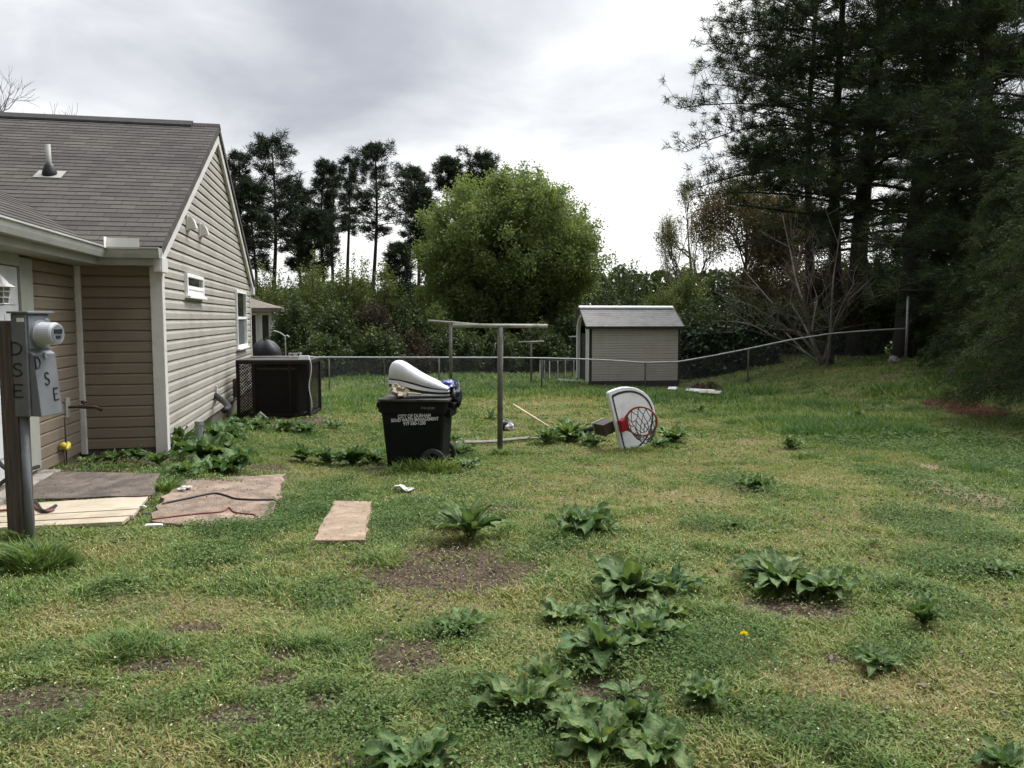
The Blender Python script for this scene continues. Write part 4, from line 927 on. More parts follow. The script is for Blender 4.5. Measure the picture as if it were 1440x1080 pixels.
# ================================================================ cage with the air conditioner
gcg = G(392, 588); YC = gcg[1] - .1; cg0 = at(336, 585, YC); cg0[2] = ground(cg0[0] + .7, YC) + .02
cgr = empty('steel_cage', cg0, math.radians(2)); tag(cgr, 'black steel mesh cage standing against the gable wall', 'cage')
CW = at(434, 585, YC)[0] - cg0[0]; CH = at(392, 508, YC)[2] - cg0[2]; CD = .95
def frame(mb, x0, x1, y0, y1, z0, z1, t):
    for x in (x0, x1):
        for y in (y0, y1): mb.box((x, y, (z0 + z1) / 2), (t, t, z1 - z0))
    for z in (z0 + t / 2, z1 - t / 2):
        for y in (y0, y1): mb.box(((x0 + x1) / 2, y, z), (x1 - x0 - t, t * .96, t * .96))
        for x in (x0, x1): mb.box((x, (y0 + y1) / 2, z), (t * .96, y1 - y0 - t, t * .96))
mb = MB(); frame(mb, 0, CW, 0, CD, .02, CH, .05); mb.box((.28, -.003, CH / 2), (.03, .03, CH - .1)); mb.box((CW - .33, -.003, CH / 2), (.03, .03, CH - .1)); mb.build('frame', M['cage'], cgr)
mb = MB(); mb.box((CW / 2, CD / 2, CH + .012), (CW + .05, CD + .05, .022)); mb.build('top', M['cage_top'], cgr)
def diamond(name, P, w_, h_, pw=.05, ph=.028, wt=.013):
    V = []
    for s in (1, -1):
        for k in np.arange(-h_ / ph * pw, w_ + h_ / ph * pw, pw):
            # wire from (k,0) going up with slope ph/pw
            xa, za = k, 0.; xb, zb_ = k + s * h_ / ph * pw * .5 * 1.0, h_
            pts = []
            t0, t1 = 0., 1.
            dx = xb - xa
            if abs(dx) > 1e-9:
                ta, tb = sorted(((0 - xa) / dx, (w_ - xa) / dx)); t0, t1 = max(t0, ta), min(t1, tb)
            if t1 - t0 < .01: continue
            a = np.array([xa + dx * t0, h_ * t0]); b2 = np.array([xa + dx * t1, h_ * t1]); d = unit(b2 - a); e = np.array([-d[1], d[0]]) * wt / 2
            q = [a + e, a - e, b2 - e, b2 + e]; V.append([P(x, z, -.002 * s) for x, z in q])
    V = np.array(V); arrmesh(name, V, M['cage'], cgr, np.zeros(len(V)))
diamond('mesh_panel', lambda x, z, o: (x, .0 + o, z + .03), CW, CH - .05)
diamond('mesh_panel', lambda x, z, o: (CW + o, x, z + .03), CD, CH - .05)
diamond('mesh_panel', lambda x, z, o: (o, x, z + .03), CD, CH - .05)
diamond('mesh_panel', lambda x, z, o: (x, CD + o, z + .03), CW, CH - .05)
ac = empty('air_conditioner', (cg0[0] + CW * .52, cg0[1] + CD * .5, cg0[2])); tag(ac, 'dark air conditioner unit inside the black steel cage', 'air conditioner')
mb = MB(); taperbox(mb, -.40, .40, .74, .05, -.40, .40, .74, CH - .10, r=.04); mb.build('cabinet', M['unit'], ac)
for k in range(1):
    mb = MB()
    for z in np.arange(.10, CH - .2, .035): mb.box((0, -.375, z), (.74, .012, .012))
    mb.build('grille', M['unit'], ac)
mb = MB(); mb.box((0, -.378, CH - .14), (.70, .01, .035)); mb.build('top_label', surf('faded_grey_strip', (.16, .16, .155), .4, 30, .6), ac)
mb = MB(); mb.box((-.52 + .0, -.30, CH * .62), (.14, .01, .03)); mb.build('warning_plate', M['white_paint'], ac)
mb = MB(); mb.tube([(0, 0, CH - .1), (0, 0, CH - .07), (0, 0, CH - .065)], [.30, .27, .05], 20); mb.build('fan_guard', M['unit'], ac)
mb = MB(); mb.tube([(-.35, -.45, .02), (-.25, -.52, .10), (-.12, -.52, -.02)], .02, 8); mb.build('drain_hose', M['cable_white'], ac)
# odd bits lying on the cage
def loose(name, mb, loc, rot, mat, label, cat, **k):
    o = mb.build(name, mat, **k); o.location = loc; o.rotation_euler = rot; return tag(o, label, cat)
ct = lambda fx, fy, dz=0: (cg0[0] + CW * fx, cg0[1] + CD * fy, cg0[2] + CH + .024 + dz)
mb = MB(); mb.tube([(-.55, 0, 0), (.2, .02, .004), (.62, 0, .0)], .014, 8); loose('plastic_pipe', mb, ct(.42, .85, .014), (0, 0, .02), M['rail'], 'pale thin plastic pipe lying along the top of the cage', 'pipe', smooth=True)
mb = MB(); taperbox(mb, -.10, .10, .12, 0, -.09, .09, .10, .07, r=.02); loose('plastic_tub', mb, ct(.93, .12), (0, 0, .2), M['white_plastic'], 'small white plastic tub on the front corner of the cage top', 'tub')
mb = MB(); frame(mb, -.1, .1, -.08, .08, 0, .09, .014); loose('wire_basket', mb, ct(.66, .8), (0, 0, .1), M['rail'], 'little pale wire frame standing on the back of the cage top', 'basket')
mb = MB(); n_ = 20; mb.tube([(.02 * math.sin(t * 9), .02 * math.cos(t * 5), -t * CH * .9 + .03) for t in np.linspace(0, 1, n_)], .009, 6); loose('cable', mb, (cg0[0] + CW + .045, cg0[1] - .01, cg0[2] + CH), (0, 0, 0), M['cable_white'], 'white cable hanging down the outer corner of the cage', 'cable', smooth=True)
# ================================================================ things beyond the gable: covered grill, hook, neighbour's house
gq = at(376, 500, 21.5); gq[2] = ground(gq[0], gq[1]); gr_ = empty('covered_grill', gq); tag(gr_, 'barbecue under a sagging black cover behind the gable corner', 'grill')
hh = at(376, 478, 21.5)[2] - gq[2]
mb = MB(); rows = []
for z, sx_, sy_ in ((0.05, .33, .27), (.35, .32, .26), (.62, .36, .28), (hh * .76, .36, .28), (hh * .86, .35, .26), (hh * .95, .24, .16), (hh, .10, .06)):
    row = []
    for j in range(28):
        a = 2 * math.pi * j / 28; c_, s_ = math.cos(a), math.sin(a); k = (abs(c_) ** 4 + abs(s_) ** 4) ** -.25 * (1 + .05 * math.sin(a * 7 + z * 3)); row.append((c_ * sx_ * k - .06 * (z > hh * .8), s_ * sy_ * k, z + .02 * math.sin(a * 5)))
    rows.append(row)
mb.grid(rows, wrap=True); mb.build('cover', M['tarp'], gr_, smooth=True)
mb = MB(); mb.box((.30, -.2, hh * .86), (.10, .02, .13), M=Matrix.Rotation(.4, 4, 'Y')); mb.build('hanging_tag', M['rail'], gr_)
gh = at(402, 510, 23.2); gh[2] = ground(gh[0], gh[1]); zt = at(402, 474, 23.2)[2] - gh[2]
mb = MB(); mb.tube([(0, 0, -.2), (0, 0, zt - .05), (0, 0, zt), (-.05, 0, zt + .06), (-.16, 0, zt + .13), (-.30, 0, zt + .18), (-.36, 0, zt + .17)], .016, 8); hk = mb.build('garden_hook', M['rail'], smooth=True); hk.location = gh; tag(hk, 'thin pale garden hook curving towards the neighbouring house', 'garden hook')
mb = MB(); mb.tube([(.0, 0, zt + .02), (.05, 0, zt + .05), (.12, 0, zt)], .02, 8); mb.build('hook_bracket', M['rail'], hk)
nb0 = at(382, 490, 34); nb0[2] = ground(nb0[0], 34) + .1; nb = empty('neighbour_house', nb0, math.radians(8)); tag(nb, 'small white neighbouring house with brown hip roof beyond the gable', 'house')
hb_ = at(382, 433, 34)[2] - nb0[2]
mb = MB(); rows = []; z = -.5
while z < hb_ - .02:
    for off, h in ((.014, 0), (0, .14)): rows.append([(-8, -off, z + h), (0, -off, z + h)])
    z += .142
mb.grid(rows); mb.prism([(-8, .02), (-.02, .02), (-.02, 6), (-8, 6)], -.5, hb_); mb.build('wall', M['nb_wall'], nb)
mb = MB(); mb.box((-.03, -.02, hb_ / 2), (.12, .05, hb_)); mb.build('corner_board', M['white_paint'], nb)
ov = .35; a_, b_, c_, d_ = (-8.5, -ov, hb_), (ov, -ov, hb_), (ov, 6 + ov, hb_), (-8.5, 6 + ov, hb_)
mb = MB(); zr_ = hb_ + 1.05; e_, f_ = (-3.2, 3, zr_), (-8.5, 3, zr_); lowp = [(p[0], p[1], p[2] - .14) for p in (a_, b_, c_, d_)]
mb.add([a_, b_, c_, d_, e_, f_] + lowp, [(0, 1, 4, 5), (1, 2, 4), (2, 3, 5, 4), (3, 0, 5)]); mb.build('roof', M['nb_roof'], nb)
mb = MB(); mb.box((-4, -ov, hb_ - .08), (9, .03, .15)); mb.box((ov, 3, hb_ - .08), (.03, 6.9, .15)); mb.box((-4, 3, hb_ - .16), (8.9, 6.9, .01)); mb.build('eaves', M['nb_roof'], nb)
for px in (356.5, 374):
    a = at(px, 465, 34); wx_ = a[0] - nb0[0]; o = empty('window', (wx_, -.02, hb_ * .34)); o.parent = nb
    mb = MB(); mb.box((0, -.005, hb_ * .29), (.36, .05, hb_ * .58)); mb.build('frame', M['white_paint'], o); mb = MB(); mb.box((0, -.025, hb_ * .29), (.26, .04, hb_ * .52)); mb.build('pane', M['glass'], o)
mb = MB(); mb.tube([(-2.6, 1.0, hb_ + .2), (-2.6, 1.0, hb_ + .95)], .05, 8); mb.build('roof_pipe', M['galv'], nb)
# ================================================================ small things lying about
a, b2 = G(776, 607), G(722, 569); b2 = a + (b2 - a) * .55; mb = MB(); mb.tube([np.array([0, 0, .05]), at(722, 569, a[1] + 1.0) - a], .021, 8); o = mb.build('wooden_pole', M['stick'], smooth=True); o.location = a; tag(o, 'long tan wooden pole leaning up out of the weeds', 'pole')
a, b2 = G(640, 628), G(792, 618); d = b2 - a; mb = MB(); g = np.random.default_rng(5); n_ = 10
mb.tube([d * t + np.array([0, 0, float(ground(*(a + d * t)[:2])) - a[2] - d[2] * t + .05]) for t in np.linspace(0, 1, n_)], .026, 6); o = mb.build('landscape_timber', M['bar']); o.location = a; tag(o, 'long pale timber lying in the grass behind the clothesline post', 'timber')
q = G(712, 604); o = blob('b', (0, 0, .05), (.16, .13, .12), None, 21, .35).build('dark_rag', M['black_plastic'], smooth=True); o.location = q; tag(o, 'crumpled black plastic rag in the grass beside the clothesline post', 'rag')
o = blob('b', (.06, -.10, .06), (.09, .07, .07), None, 31, .4).build('crumpled_wrapper', M['litter'], smooth=True); o.location = q; tag(o, 'crumpled pale wrapper lying against the black rag', 'wrapper')
q = G(567, 692); mb = MB(); g = np.random.default_rng(8); rows = []
for i in range(7):
    rows.append([(-.10 + .2 * i / 6 + g.normal() * .008, -.06 + .12 * j / 5 + g.normal() * .008, .03 + .03 * g.random() + .02 * math.sin(i)) for j in range(6)])
mb.grid(rows); o = mb.build('paper_scrap', M['litter'], smooth=False, solid=.004); o.location = q; tag(o, 'crumpled white scrap of paper in the grass in front of the bin', 'paper')
q = G(1257, 512); o = blob('b', (0, 0, .10), (.14, .12, .13), None, 41, .3).build('pale_stone', M['concrete'], smooth=True); o.location = q; tag(o, 'pale stone on the slope beside the tall end post of the fence', 'stone')
for k, (x0, y0, x1, y1, lab) in enumerate(((966, 557, 1004, 560, 'bleached white board lying in front of the dark brush heap'), (984, 560, 1014, 562, 'short weathered board lying in the grass nearest the dark brush heap'), (940, 554.5, 952, 555, 'small white board end lying by the shed corner'))):
    a, b2 = G(x0, y0), G(x1, y1); d = b2 - a; mb = MB(); L_ = float(np.linalg.norm(d)); mb.box((L_ / 2, 0, .03), (L_, .12, .035)); o = mb.build('board', M['litter'] if k != 1 else M['bar'], bevel=.004); o.location = a + np.array([0, 0, .15]); o.rotation_euler = (math.radians(35), -math.asin(d[2] / L_), math.atan2(d[1], d[0])); tag(o, lab, 'board', 'boards by the brush heap')
q = G(1366, 560); mb = MB(); mb.box((0, 0, .05), (.34, .04, .012), M=Matrix.Rotation(math.radians(-25), 4, 'Y')); o = mb.build('white_stick', M['rail']); o.location = q; tag(o, 'short white stick on the red earth mound', 'stick')
q = G(207, 739); mb = MB(); mb.box((0, 0, .03), (.13, .06, .02)); o = mb.build('white_brick_chip', M['litter'], bevel=.004); o.location = G(217, 744); o.rotation_euler = (0, 0, .2); tag(o, 'small white chip of masonry at the near edge of the muddy slab', 'chip')
for k, (px, py, r_) in enumerate(((262, 694, .032), (256, 697, .026), (200, 722, .02), (226, 720, .016))):
    q = G(px, py); o = blob('b', (0, 0, .03), (r_ * 1.7, r_ * .8, r_ * .5), None, 60 + k, .4).build('rubble_piece', M['litter'], smooth=False); o.location = q + np.array([0, 0, .03])
    tag(o, ['largest pale rubble piece at the back edge of the muddy slab', 'smaller pale rubble piece touching the largest one', 'rubble piece in the gap beside the tip of the pine boards', 'tiny pale rubble piece on the muddy slab'][k], 'rubble', 'rubble about the muddy slab')
def ground_cable(name, pxs, r_, mat, zoff, label):
    pts = [G(*p) for p in pxs]; P = np.array(pts); s = np.arange(len(P)); ss = np.linspace(0, len(P) - 1, 60)
    # smooth through the points
    def cr(t):
        i = int(min(t, len(P) - 1.001)); f = t - i; p0, p1, p2, p3 = P[max(i - 1, 0)], P[i], P[i + 1], P[min(i + 2, len(P) - 1)]
        return .5 * (2 * p1 + (p2 - p0) * f + (2 * p0 - 5 * p1 + 4 * p2 - p3) * f * f + (3 * p1 - p0 - 3 * p2 + p3) * f ** 3)
    Q = []
    for t in ss:
        c_ = cr(t); c_[2] = max(float(ground(c_[0], c_[1])), -9) + zoff
        if inpoly(np.array([c_[0]]), np.array([c_[1]]), P_PINK)[0]: c_[2] = Z_PINK(c_[0], c_[1]) + r_
        if inpoly(np.array([c_[0]]), np.array([c_[1]]), P_PLANK)[0] or inpoly(np.array([c_[0]]), np.array([c_[1]]), P_DARK)[0]: c_[2] = plb(c_[0], c_[1]) + r_ + .004
        Q.append(c_)
    mb = MB(); mb.tube([q_ - Q[0] for q_ in Q], r_, 8); o = mb.build(name, mat, smooth=True); o.location = Q[0]; return tag(o, label, 'cable')
ground_cable('cable', [(200, 726), (222, 723), (262, 712), (300, 702), (318, 706), (332, 712), (360, 712), (398, 710), (420, 712)], .009, M['cable_black'], .02, 'black cable curving across the muddy patio slab')
ground_cable('cable', [(214, 741), (232, 738), (277, 731), (312, 728), (322, 722), (330, 729), (348, 730), (359, 731), (358, 738), (350, 743)], .0075, M['cable_red'], .02, 'reddish cable along the near edge of the muddy slab')
ground_cable('cable', [(-20, 708), (10, 716), (45, 715), (60, 730), (72, 727), (79, 723)], .014, M['cable_black'], .03, 'black cable with a bent end lying on the pine boards')
ground_cable('cable', [(-20, 732), (12, 729), (44, 722), (54, 727), (66, 731), (76, 728)], .011, M['cable_red'], .03, 'brown cable crossing the pine boards behind the meter post')
a, b2 = G(-8, 690), None; mb = MB(); p0 = at(-15, 632, pb[1] + 1.2); p1 = at(20, 668, pb[1] + 1.0); p2 = at(42, 660, pb[1] + 1.1); p3 = at(54, 656, pb[1] + 1.4)
mb.tube([p0 - p0, (p0 + p1) / 2 - p0 + np.array([0, 0, -.03]), p1 - p0], .018, 8); mb.tube([at(-10, 688, pb[1] + .9) - p0, p1 - p0 + np.array([0, 0, .01]), p2 - p0, p3 - p0], .018, 8); mb.build('folding_legs', M['cable_black'], None); o = bpy.data.objects['folding_legs']; o.location = p0; tag(o, 'crossed black metal rods leaning by the door step behind the meter post', 'rods')
# ================================================================ plants
M['grass'] = foliage('grass_blades', [(0, (.34, .285, .14)), (.25, (.28, .255, .10)), (.5, (.195, .24, .072)), (.75, (.13, .195, .055)), (1, (.072, .132, .040))], .3, .7, .2)
M['clover'] = foliage('clover_leaves', [(0, (.18, .215, .085)), (.4, (.115, .172, .055)), (1, (.058, .105, .036))], .3, .7, .1)
M['dock'] = foliage('dock_leaves', [(0, (.032, .070, .026)), (.45, (.072, .130, .046)), (.75, (.125, .185, .070)), (.9, (.22, .25, .09)), (1, (.15, .10, .05))], .25, .55, .2)
nt_d = M['dock'].node_tree; b_d = [n for n in nt_d.nodes if n.type == 'BSDF_PRINCIPLED'][0]; nz = noise_node(nt_d, 55, 5, rough=.65); l_d = b_d.inputs['Base Color'].links[0].from_socket
nt_d.links.new(mixc(nt_d, 1, l_d, ramp(nt_d, nz.outputs[0], [(.3, (.66, .68, .62)), (.7, (1.3, 1.28, 1.25))]).outputs[0], 'MULTIPLY'), b_d.inputs['Base Color'])
bp = nt_d.nodes.new('ShaderNodeBump'); bp.inputs['Strength'].default_value = .7; bp.inputs['Distance'].default_value = .012; nt_d.links.new(nz.outputs[0], bp.inputs['Height']); nt_d.links.new(bp.outputs[0], b_d.inputs['Normal'])
M['needle_far'] = foliage('far_pine_needles', [(0, (.014, .019, .014)), (1, (.040, .056, .030))], .15, .7, .15)
M['needle_near'] = foliage('near_pine_needles', [(0, (.024, .033, .021)), (.7, (.056, .080, .036)), (1, (.095, .122, .048))], .25, .7, .15)
M['cedar'] = foliage('cedar_sprays', [(0, (.024, .034, .015)), (.6, (.050, .068, .026)), (1, (.088, .108, .040))], .2, .7, .15)
M['round'] = foliage('spring_pear_leaves', [(0, (.085, .112, .041)), (.5, (.138, .174, .062)), (1, (.205, .245, .10))], .5, .55, .3)
M['willow'] = foliage('willow_leaves', [(0, (.055, .072, .024)), (.5, (.105, .132, .042)), (1, (.18, .21, .068))], .35, .6, .25)
M['under'] = foliage('dark_hedge_leaves', [(0, (.028, .039, .017)), (.6, (.062, .085, .031)), (1, (.115, .145, .052))], .25, .6, .25)
M['brown'] = foliage('budding_brown_leaves', [(0, (.065, .050, .030)), (.6, (.12, .095, .052)), (1, (.17, .155, .075))], .3, .7, .2)
M['purple'] = foliage('purple_brown_leaves', [(0, (.026, .021, .016)), (1, (.070, .056, .040))], .3, .7, .2)
M['ivy'] = foliage('ivy_leaves', [(0, (.020, .034, .014)), (.6, (.040, .062, .023)), (1, (.08, .115, .042))], .2, .45, .45)
M['pale'] = foliage('pale_spring_leaves', [(0, (.10, .105, .055)), (1, (.20, .20, .11))], .35, .6, .2)
# ---- grass
def covered(x, y):
    m = inhouse(x, y, .02)
    for P, gr_ in ((P_DARK, -.05), (P_PLANK, -.015), (P_PINK, -.10), (P_STEP, -.07), (P_FAR, 0)): m |= inpoly(x, y, P, gr_)
    u, v = x - gb[0], y - gb[1]; m |= (u > xbl) & (u < xbr) & (abs(v) < .26)
    m |= (x > cg0[0]) & (x < cg0[0] + CW) & (y > cg0[1]) & (y < cg0[1] + CD)
    c_, s_ = math.cos(math.radians(6)), math.sin(math.radians(6)); u = (x - sA[0]) * c_ + (y - sA[1]) * s_; v = -(x - sA[0]) * s_ + (y - sA[1]) * c_
    m |= (u > 0) & (u < 3) & (v > 0) & (v < 2.1)
    u, v = x - pb[0], y - pb[1]; m |= (abs(u) < .09) & (abs(v) < .09)
    return m
def sample_area(y0, y1, dens, g, xm=1.2):
    area = (y1 ** 2 - y0 ** 2) * .66 + 2 * xm * (y1 - y0); n = int(area * dens)
    y = np.sqrt(g.random(int(n * 1.05)) * (y1 ** 2 - y0 ** 2) + y0 ** 2); x = (g.random(len(y)) * 2 - 1) * (.66 * y + xm)
    k = ~covered(x, y); return x[k], y[k]
GQ, GT = [], []   # quads, tris
def blades(y0, y1, dens, wmul, hmul, g, bend=True, dry_tops=True):
    x, y = sample_area(y0, y1, dens, g)
    soil = np.maximum(np.maximum(field(SOIL, x, y, .55, .75), field(RED, x, y)), np.maximum(field(DARKS, x, y) * .9, field(TAN, x, y) * .8))
    thin_ = sstep(.62, .40, fbm(x * 2.6 + 40, y * 2.6, 3)) ; bare = sstep(.66, .74, fbm(x * 1.7 + 9, y * 1.7 + 4, 4))
    keep = g.random(len(x)) > np.clip(soil * .84 + bare * .45, 0, .93)
    x, y = x[keep], y[keep]; soil = soil[keep]
    cl = field(CLOV, x, y); dr = field(DRY, x, y, 1.0, .5); tl = field(TALL, x, y, .8, .4)
    big = fbm(x * .55 + 3, y * .55 + 8, 3); med = fbm(x * 2.2, y * 2.2 + 30, 3); fine = fbm(x * 7.3 + 9, y * 7.3, 2)
    tint = .66 + (big - .5) * .6 + (med - .5) * .75 + (fine - .5) * .45 - dr * .24 + cl * .30 + tl * .22 + g.normal(size=len(x)) * .13
    tint = np.where(g.random(len(x)) < .07 + .10 * dr, tint - .38, tint)
    h = (.017 + .024 * g.random(len(x)) ** 1.7) * (1 + 1.5 * np.clip(med - .5, 0, 1) * 2) * hmul * (1 - .3 * dr) * (1 - .35 * soil)
    tuft = sstep(.60, .72, fbm(x * 3.3 + 70, y * 3.3 + 11, 2)); h = h * (1 + .8 * tuft)
    tint = tint + .16 * tuft
    h = h + tl * (.04 + .13 * g.random(len(x)))
    # long grass along walls and round posts
    n = len(x); z = ground(x, y)
    a = g.random(n) * 6.2832; lean = (.3 + 1.0 * g.random(n)) * h
    if y0 < 6: lean *= 1.25
    wd = (.0022 + .0026 * g.random(n)) * wmul * (1 + tl)
    b0 = np.stack([x, y, z - .004], 1); side = np.stack([np.cos(a + 1.57 + g.normal(size=n) * .5), np.sin(a + 1.57), np.zeros(n)], 1)
    dirn = np.stack([np.cos(a), np.sin(a), np.zeros(n)], 1); up = np.array([0, 0, 1.])
    tip = b0 + dirn * lean[:, None] + up * h[:, None] * .93
    tt = np.clip(tint, 0, 1)
    if bend:
        mid = b0 + dirn * (lean * .30)[:, None] + up * (h * .60)[:, None]; w1 = side * wd[:, None]; w2 = w1 * .75
        GQ.append((np.stack([b0 - w1, b0 + w1, mid + w2, mid - w2], 1), tt)); GT.append((np.stack([mid - w2, mid + w2, tip], 1), np.clip(tt - .06, 0, 1)))
    else:
        w1 = side * wd[:, None]; GT.append((np.stack([b0 - w1, b0 + w1, tip], 1), tt))
g = np.random.default_rng(11)
blades(1.6, 4.2, 9000, 1.0, 1.0, g); blades(4.2, 7, 5600, 1.2, 1.05, g); blades(7, 11, 2900, 1.7, 1.15, g, False)
blades(11, 17, 1300, 2.6, 1.25, g, False); blades(17, 26, 520, 4.2, 1.4, g, False); blades(26, 46, 130, 9, 2.0, g, False)
print('grass', sum(len(a) for a, _ in GT))
allg = GQ + GT
gro = arrmesh('lawn_grass', allg[0][0], M['grass'], None, allg[0][1], allg[1:]); struct(gro, 'stuff')
tag(gro, 'patchy spring lawn grass, green mixed with dry straw', 'grass')
# ---- clover, chickweed and other small leaves
LV = []
def ground_leaves(y0, y1, dens, size, g, base=.12):
    x, y = sample_area(y0, y1, dens, g)
    cl = field(CLOV, x, y); fill = sstep(.50, .66, fbm(x * 1.9 + 21, y * 1.9 + 5, 3)); soil = np.maximum(field(SOIL, x, y), field(RED, x, y))
    p = np.clip(cl * 1.0 + fill * .75 + base, 0, 1) * (1 - soil * .93)
    k = g.random(len(x)) < p; x, y, cl = x[k], y[k], cl[k]; n = len(x)
    h = (.008 + .045 * g.random(n)) * (.5 + 1.0 * cl + .3 * g.random(n)); z = ground(x, y) + h
    d = unit(np.stack([g.normal(size=n), g.normal(size=n), g.normal(size=n) * .35], 1)); e = unit(np.cross(d, np.stack([g.normal(size=n) * .45, g.normal(size=n) * .45, np.ones(n)], 1)))
    L = (size * (.6 + .8 * g.random(n)))[:, None]; c = np.stack([x, y, z], 1)
    t = np.clip(.45 + (fbm(x * 2, y * 2) - .5) * 1.1 + g.normal(size=n) * .16 + (cl - .4) * .42, 0, 1)
    LV.append((np.stack([c - d * L * .5, c + e * L * .36 - d * L * .1, c + d * L * .35 + e * L * .2, c + d * L * .42 - e * L * .12, c - e * L * .38], 1), t))
ground_leaves(1.8, 4.2, 7500, .0135, g, .24); ground_leaves(4.2, 7, 4200, .018, g, .2); ground_leaves(7, 12, 1100, .030, g, .12); ground_leaves(12, 20, 220, .06, g, .08)
o = arrmesh('clover', LV[0][0], M['clover'], None, LV[0][1], LV[1:]); struct(o, 'stuff'); tag(o, 'clover and chickweed leaves matted through the lawn', 'ground cover')
# ---- pale flecks: seed heads and dead bits on the lawn
x, y = sample_area(1.8, 9, 330, g); n = len(x); c = np.stack([x, y, ground(x, y) + .035 + .04 * g.random(n)], 1)
o = arrmesh('seed_heads', leaves(c, .011, .006, g), foliage('pale_seed_heads', [(0, (.42, .38, .20)), (1, (.60, .60, .38))], .2), None, g.random(n)); struct(o, 'stuff'); tag(o, 'tiny pale seed heads speckling the lawn', 'seed heads')
# ---- mulch of brown dead leaves and bits
MU = []
for cx_, cy_, rx, ry in SOIL:
    n = int(2600 * rx * ry * 3.1) + 60
    a = g.random(n) * 6.283; r_ = np.sqrt(g.random(n)) * 1.25; x = cx_ + rx * r_ * np.cos(a); y = cy_ + ry * r_ * np.sin(a); k = g.random(n) < field([(cx_, cy_, rx, ry)], x, y, .8, .75) + .04; x, y = x[k], y[k]; n = len(x)
    c = np.stack([x, y, ground(x, y) + .004 + .014 * g.random(n)], 1); q_ = leaves(c, .030, .011, g); q_[:, :, 2] = c[:, None, 2] + (q_[:, :, 2] - c[:, None, 2]) * .45; MU.append((q_, g.random(n)))
for cx_, cy_, rx, ry in RED:
    n = 2600; a = g.random(n) * 6.283; r_ = np.sqrt(g.random(n)) * 1.1; x = cx_ + rx * r_ * np.cos(a); y = cy_ + ry * r_ * np.sin(a); c = np.stack([x, y, ground(x, y) + .01 + .03 * g.random(n)], 1)
    q_ = leaves(c, .14, .012, g); q_[:, :, 2] = c[:, None, 2] + (q_[:, :, 2] - c[:, None, 2]) * .3; MU.append((q_, np.clip(g.random(n) * .5 + .5, 0, 1) + 1.0))
x, y = sample_area(1.8, 14, 26, g); n = len(x); c = np.stack([x, y, ground(x, y) + .022], 1); q_ = leaves(c, .050, .026, g); q_[:, :, 2] = c[:, None, 2] + (q_[:, :, 2] - c[:, None, 2]) * .5; MU.append((q_, g.random(n) * .9))
x, y = sample_area(1.8, 9, 9, g); n = len(x); c = np.stack([x, y, ground(x, y) + .025], 1); q_ = leaves(c, .16, .007, g); q_[:, :, 2] = c[:, None, 2] + (q_[:, :, 2] - c[:, None, 2]) * .18; MU.append((q_, g.random(n) * .6))
M['mulch'] = foliage('dead_leaf_mulch', [(0, (.06, .045, .035)), (.3, (.11, .085, .06)), (.5, (.20, .16, .12)), (.75, (.09, .042, .028)), (1, (.17, .085, .055))], .1, .9, .1)
MU = [(a, np.where(t > 1, .55 + (t - 1) * .45, t * .5)) for a, t in MU]
o = arrmesh('leaf_litter', MU[0][0], M['mulch'], None, MU[0][1], MU[1:]); struct(o, 'stuff'); tag(o, 'brown dead leaves and pine straw on the bare patches', 'leaf litter')
# ---- brush heap and the bits lying on the slabs
def debris(name, cen, R, H, n, L, W, mat, label, cat, tlo, thi, kind=None):
    g = np.random.default_rng(n); a = g.random(n) * 6.283; r_ = np.sqrt(g.random(n)); x = R[0] * r_ * np.cos(a); y = R[1] * r_ * np.sin(a); z = H * np.maximum(0, 1 - r_ ** 1.7) * g.random(n) ** .4 * (.6 + .8 * vnoise(x * 5 + 9, y * 5)) + ground(cen[0] + x, cen[1] + y) - cen[2]
    q_ = leaves(np.stack([x, y, z], 1), L, W, g); zc = z[:, None]; q_[:, :, 2] = zc + (q_[:, :, 2] - zc) * .6; o = arrmesh(name, q_, mat, None, tlo + (thi - tlo) * g.random(n)); o.location = cen; return tag(o, label, cat)
debris('brush_heap', G(990, 556), (.62, .45), .34, 2600, .24, .022, M['mulch'], 'low dark heap of rotting brush past the corner of the shed', 'heap', 0, .35)
for P_, pl_, n_ in ((P_PINK, Z_PINK, 420), (P_DARK, Z_DARK, 160), (P_STEP, Z_STEP, 40)):
    lo, hi = np.min(P_, 0), np.max(P_, 0); x = g.uniform(lo[0], hi[0], n_); y = g.uniform(lo[1], hi[1], n_); k = inpoly(x, y, P_, -.03); x, y = x[k], y[k]
    z = np.array([pl_(a, b2) for a, b2 in zip(x, y)]) + .006; q_ = leaves(np.stack([x, y, z], 1), .035, .014, g); q_[:, :, 2] = z[:, None] + (q_[:, :, 2] - z[:, None]) * .25 + .002; MU2 = (q_, g.random(len(x)) * .5)
    o = arrmesh('slab_litter', q_, M['mulch'], None, MU2[1]); struct(o, 'stuff'); tag(o, 'dead leaf bits and crumbs of soil lying on the ' + {420: 'muddy patio slab', 160: 'dark patio slab', 40: 'tan stepping stone'}[n_], 'leaf litter')
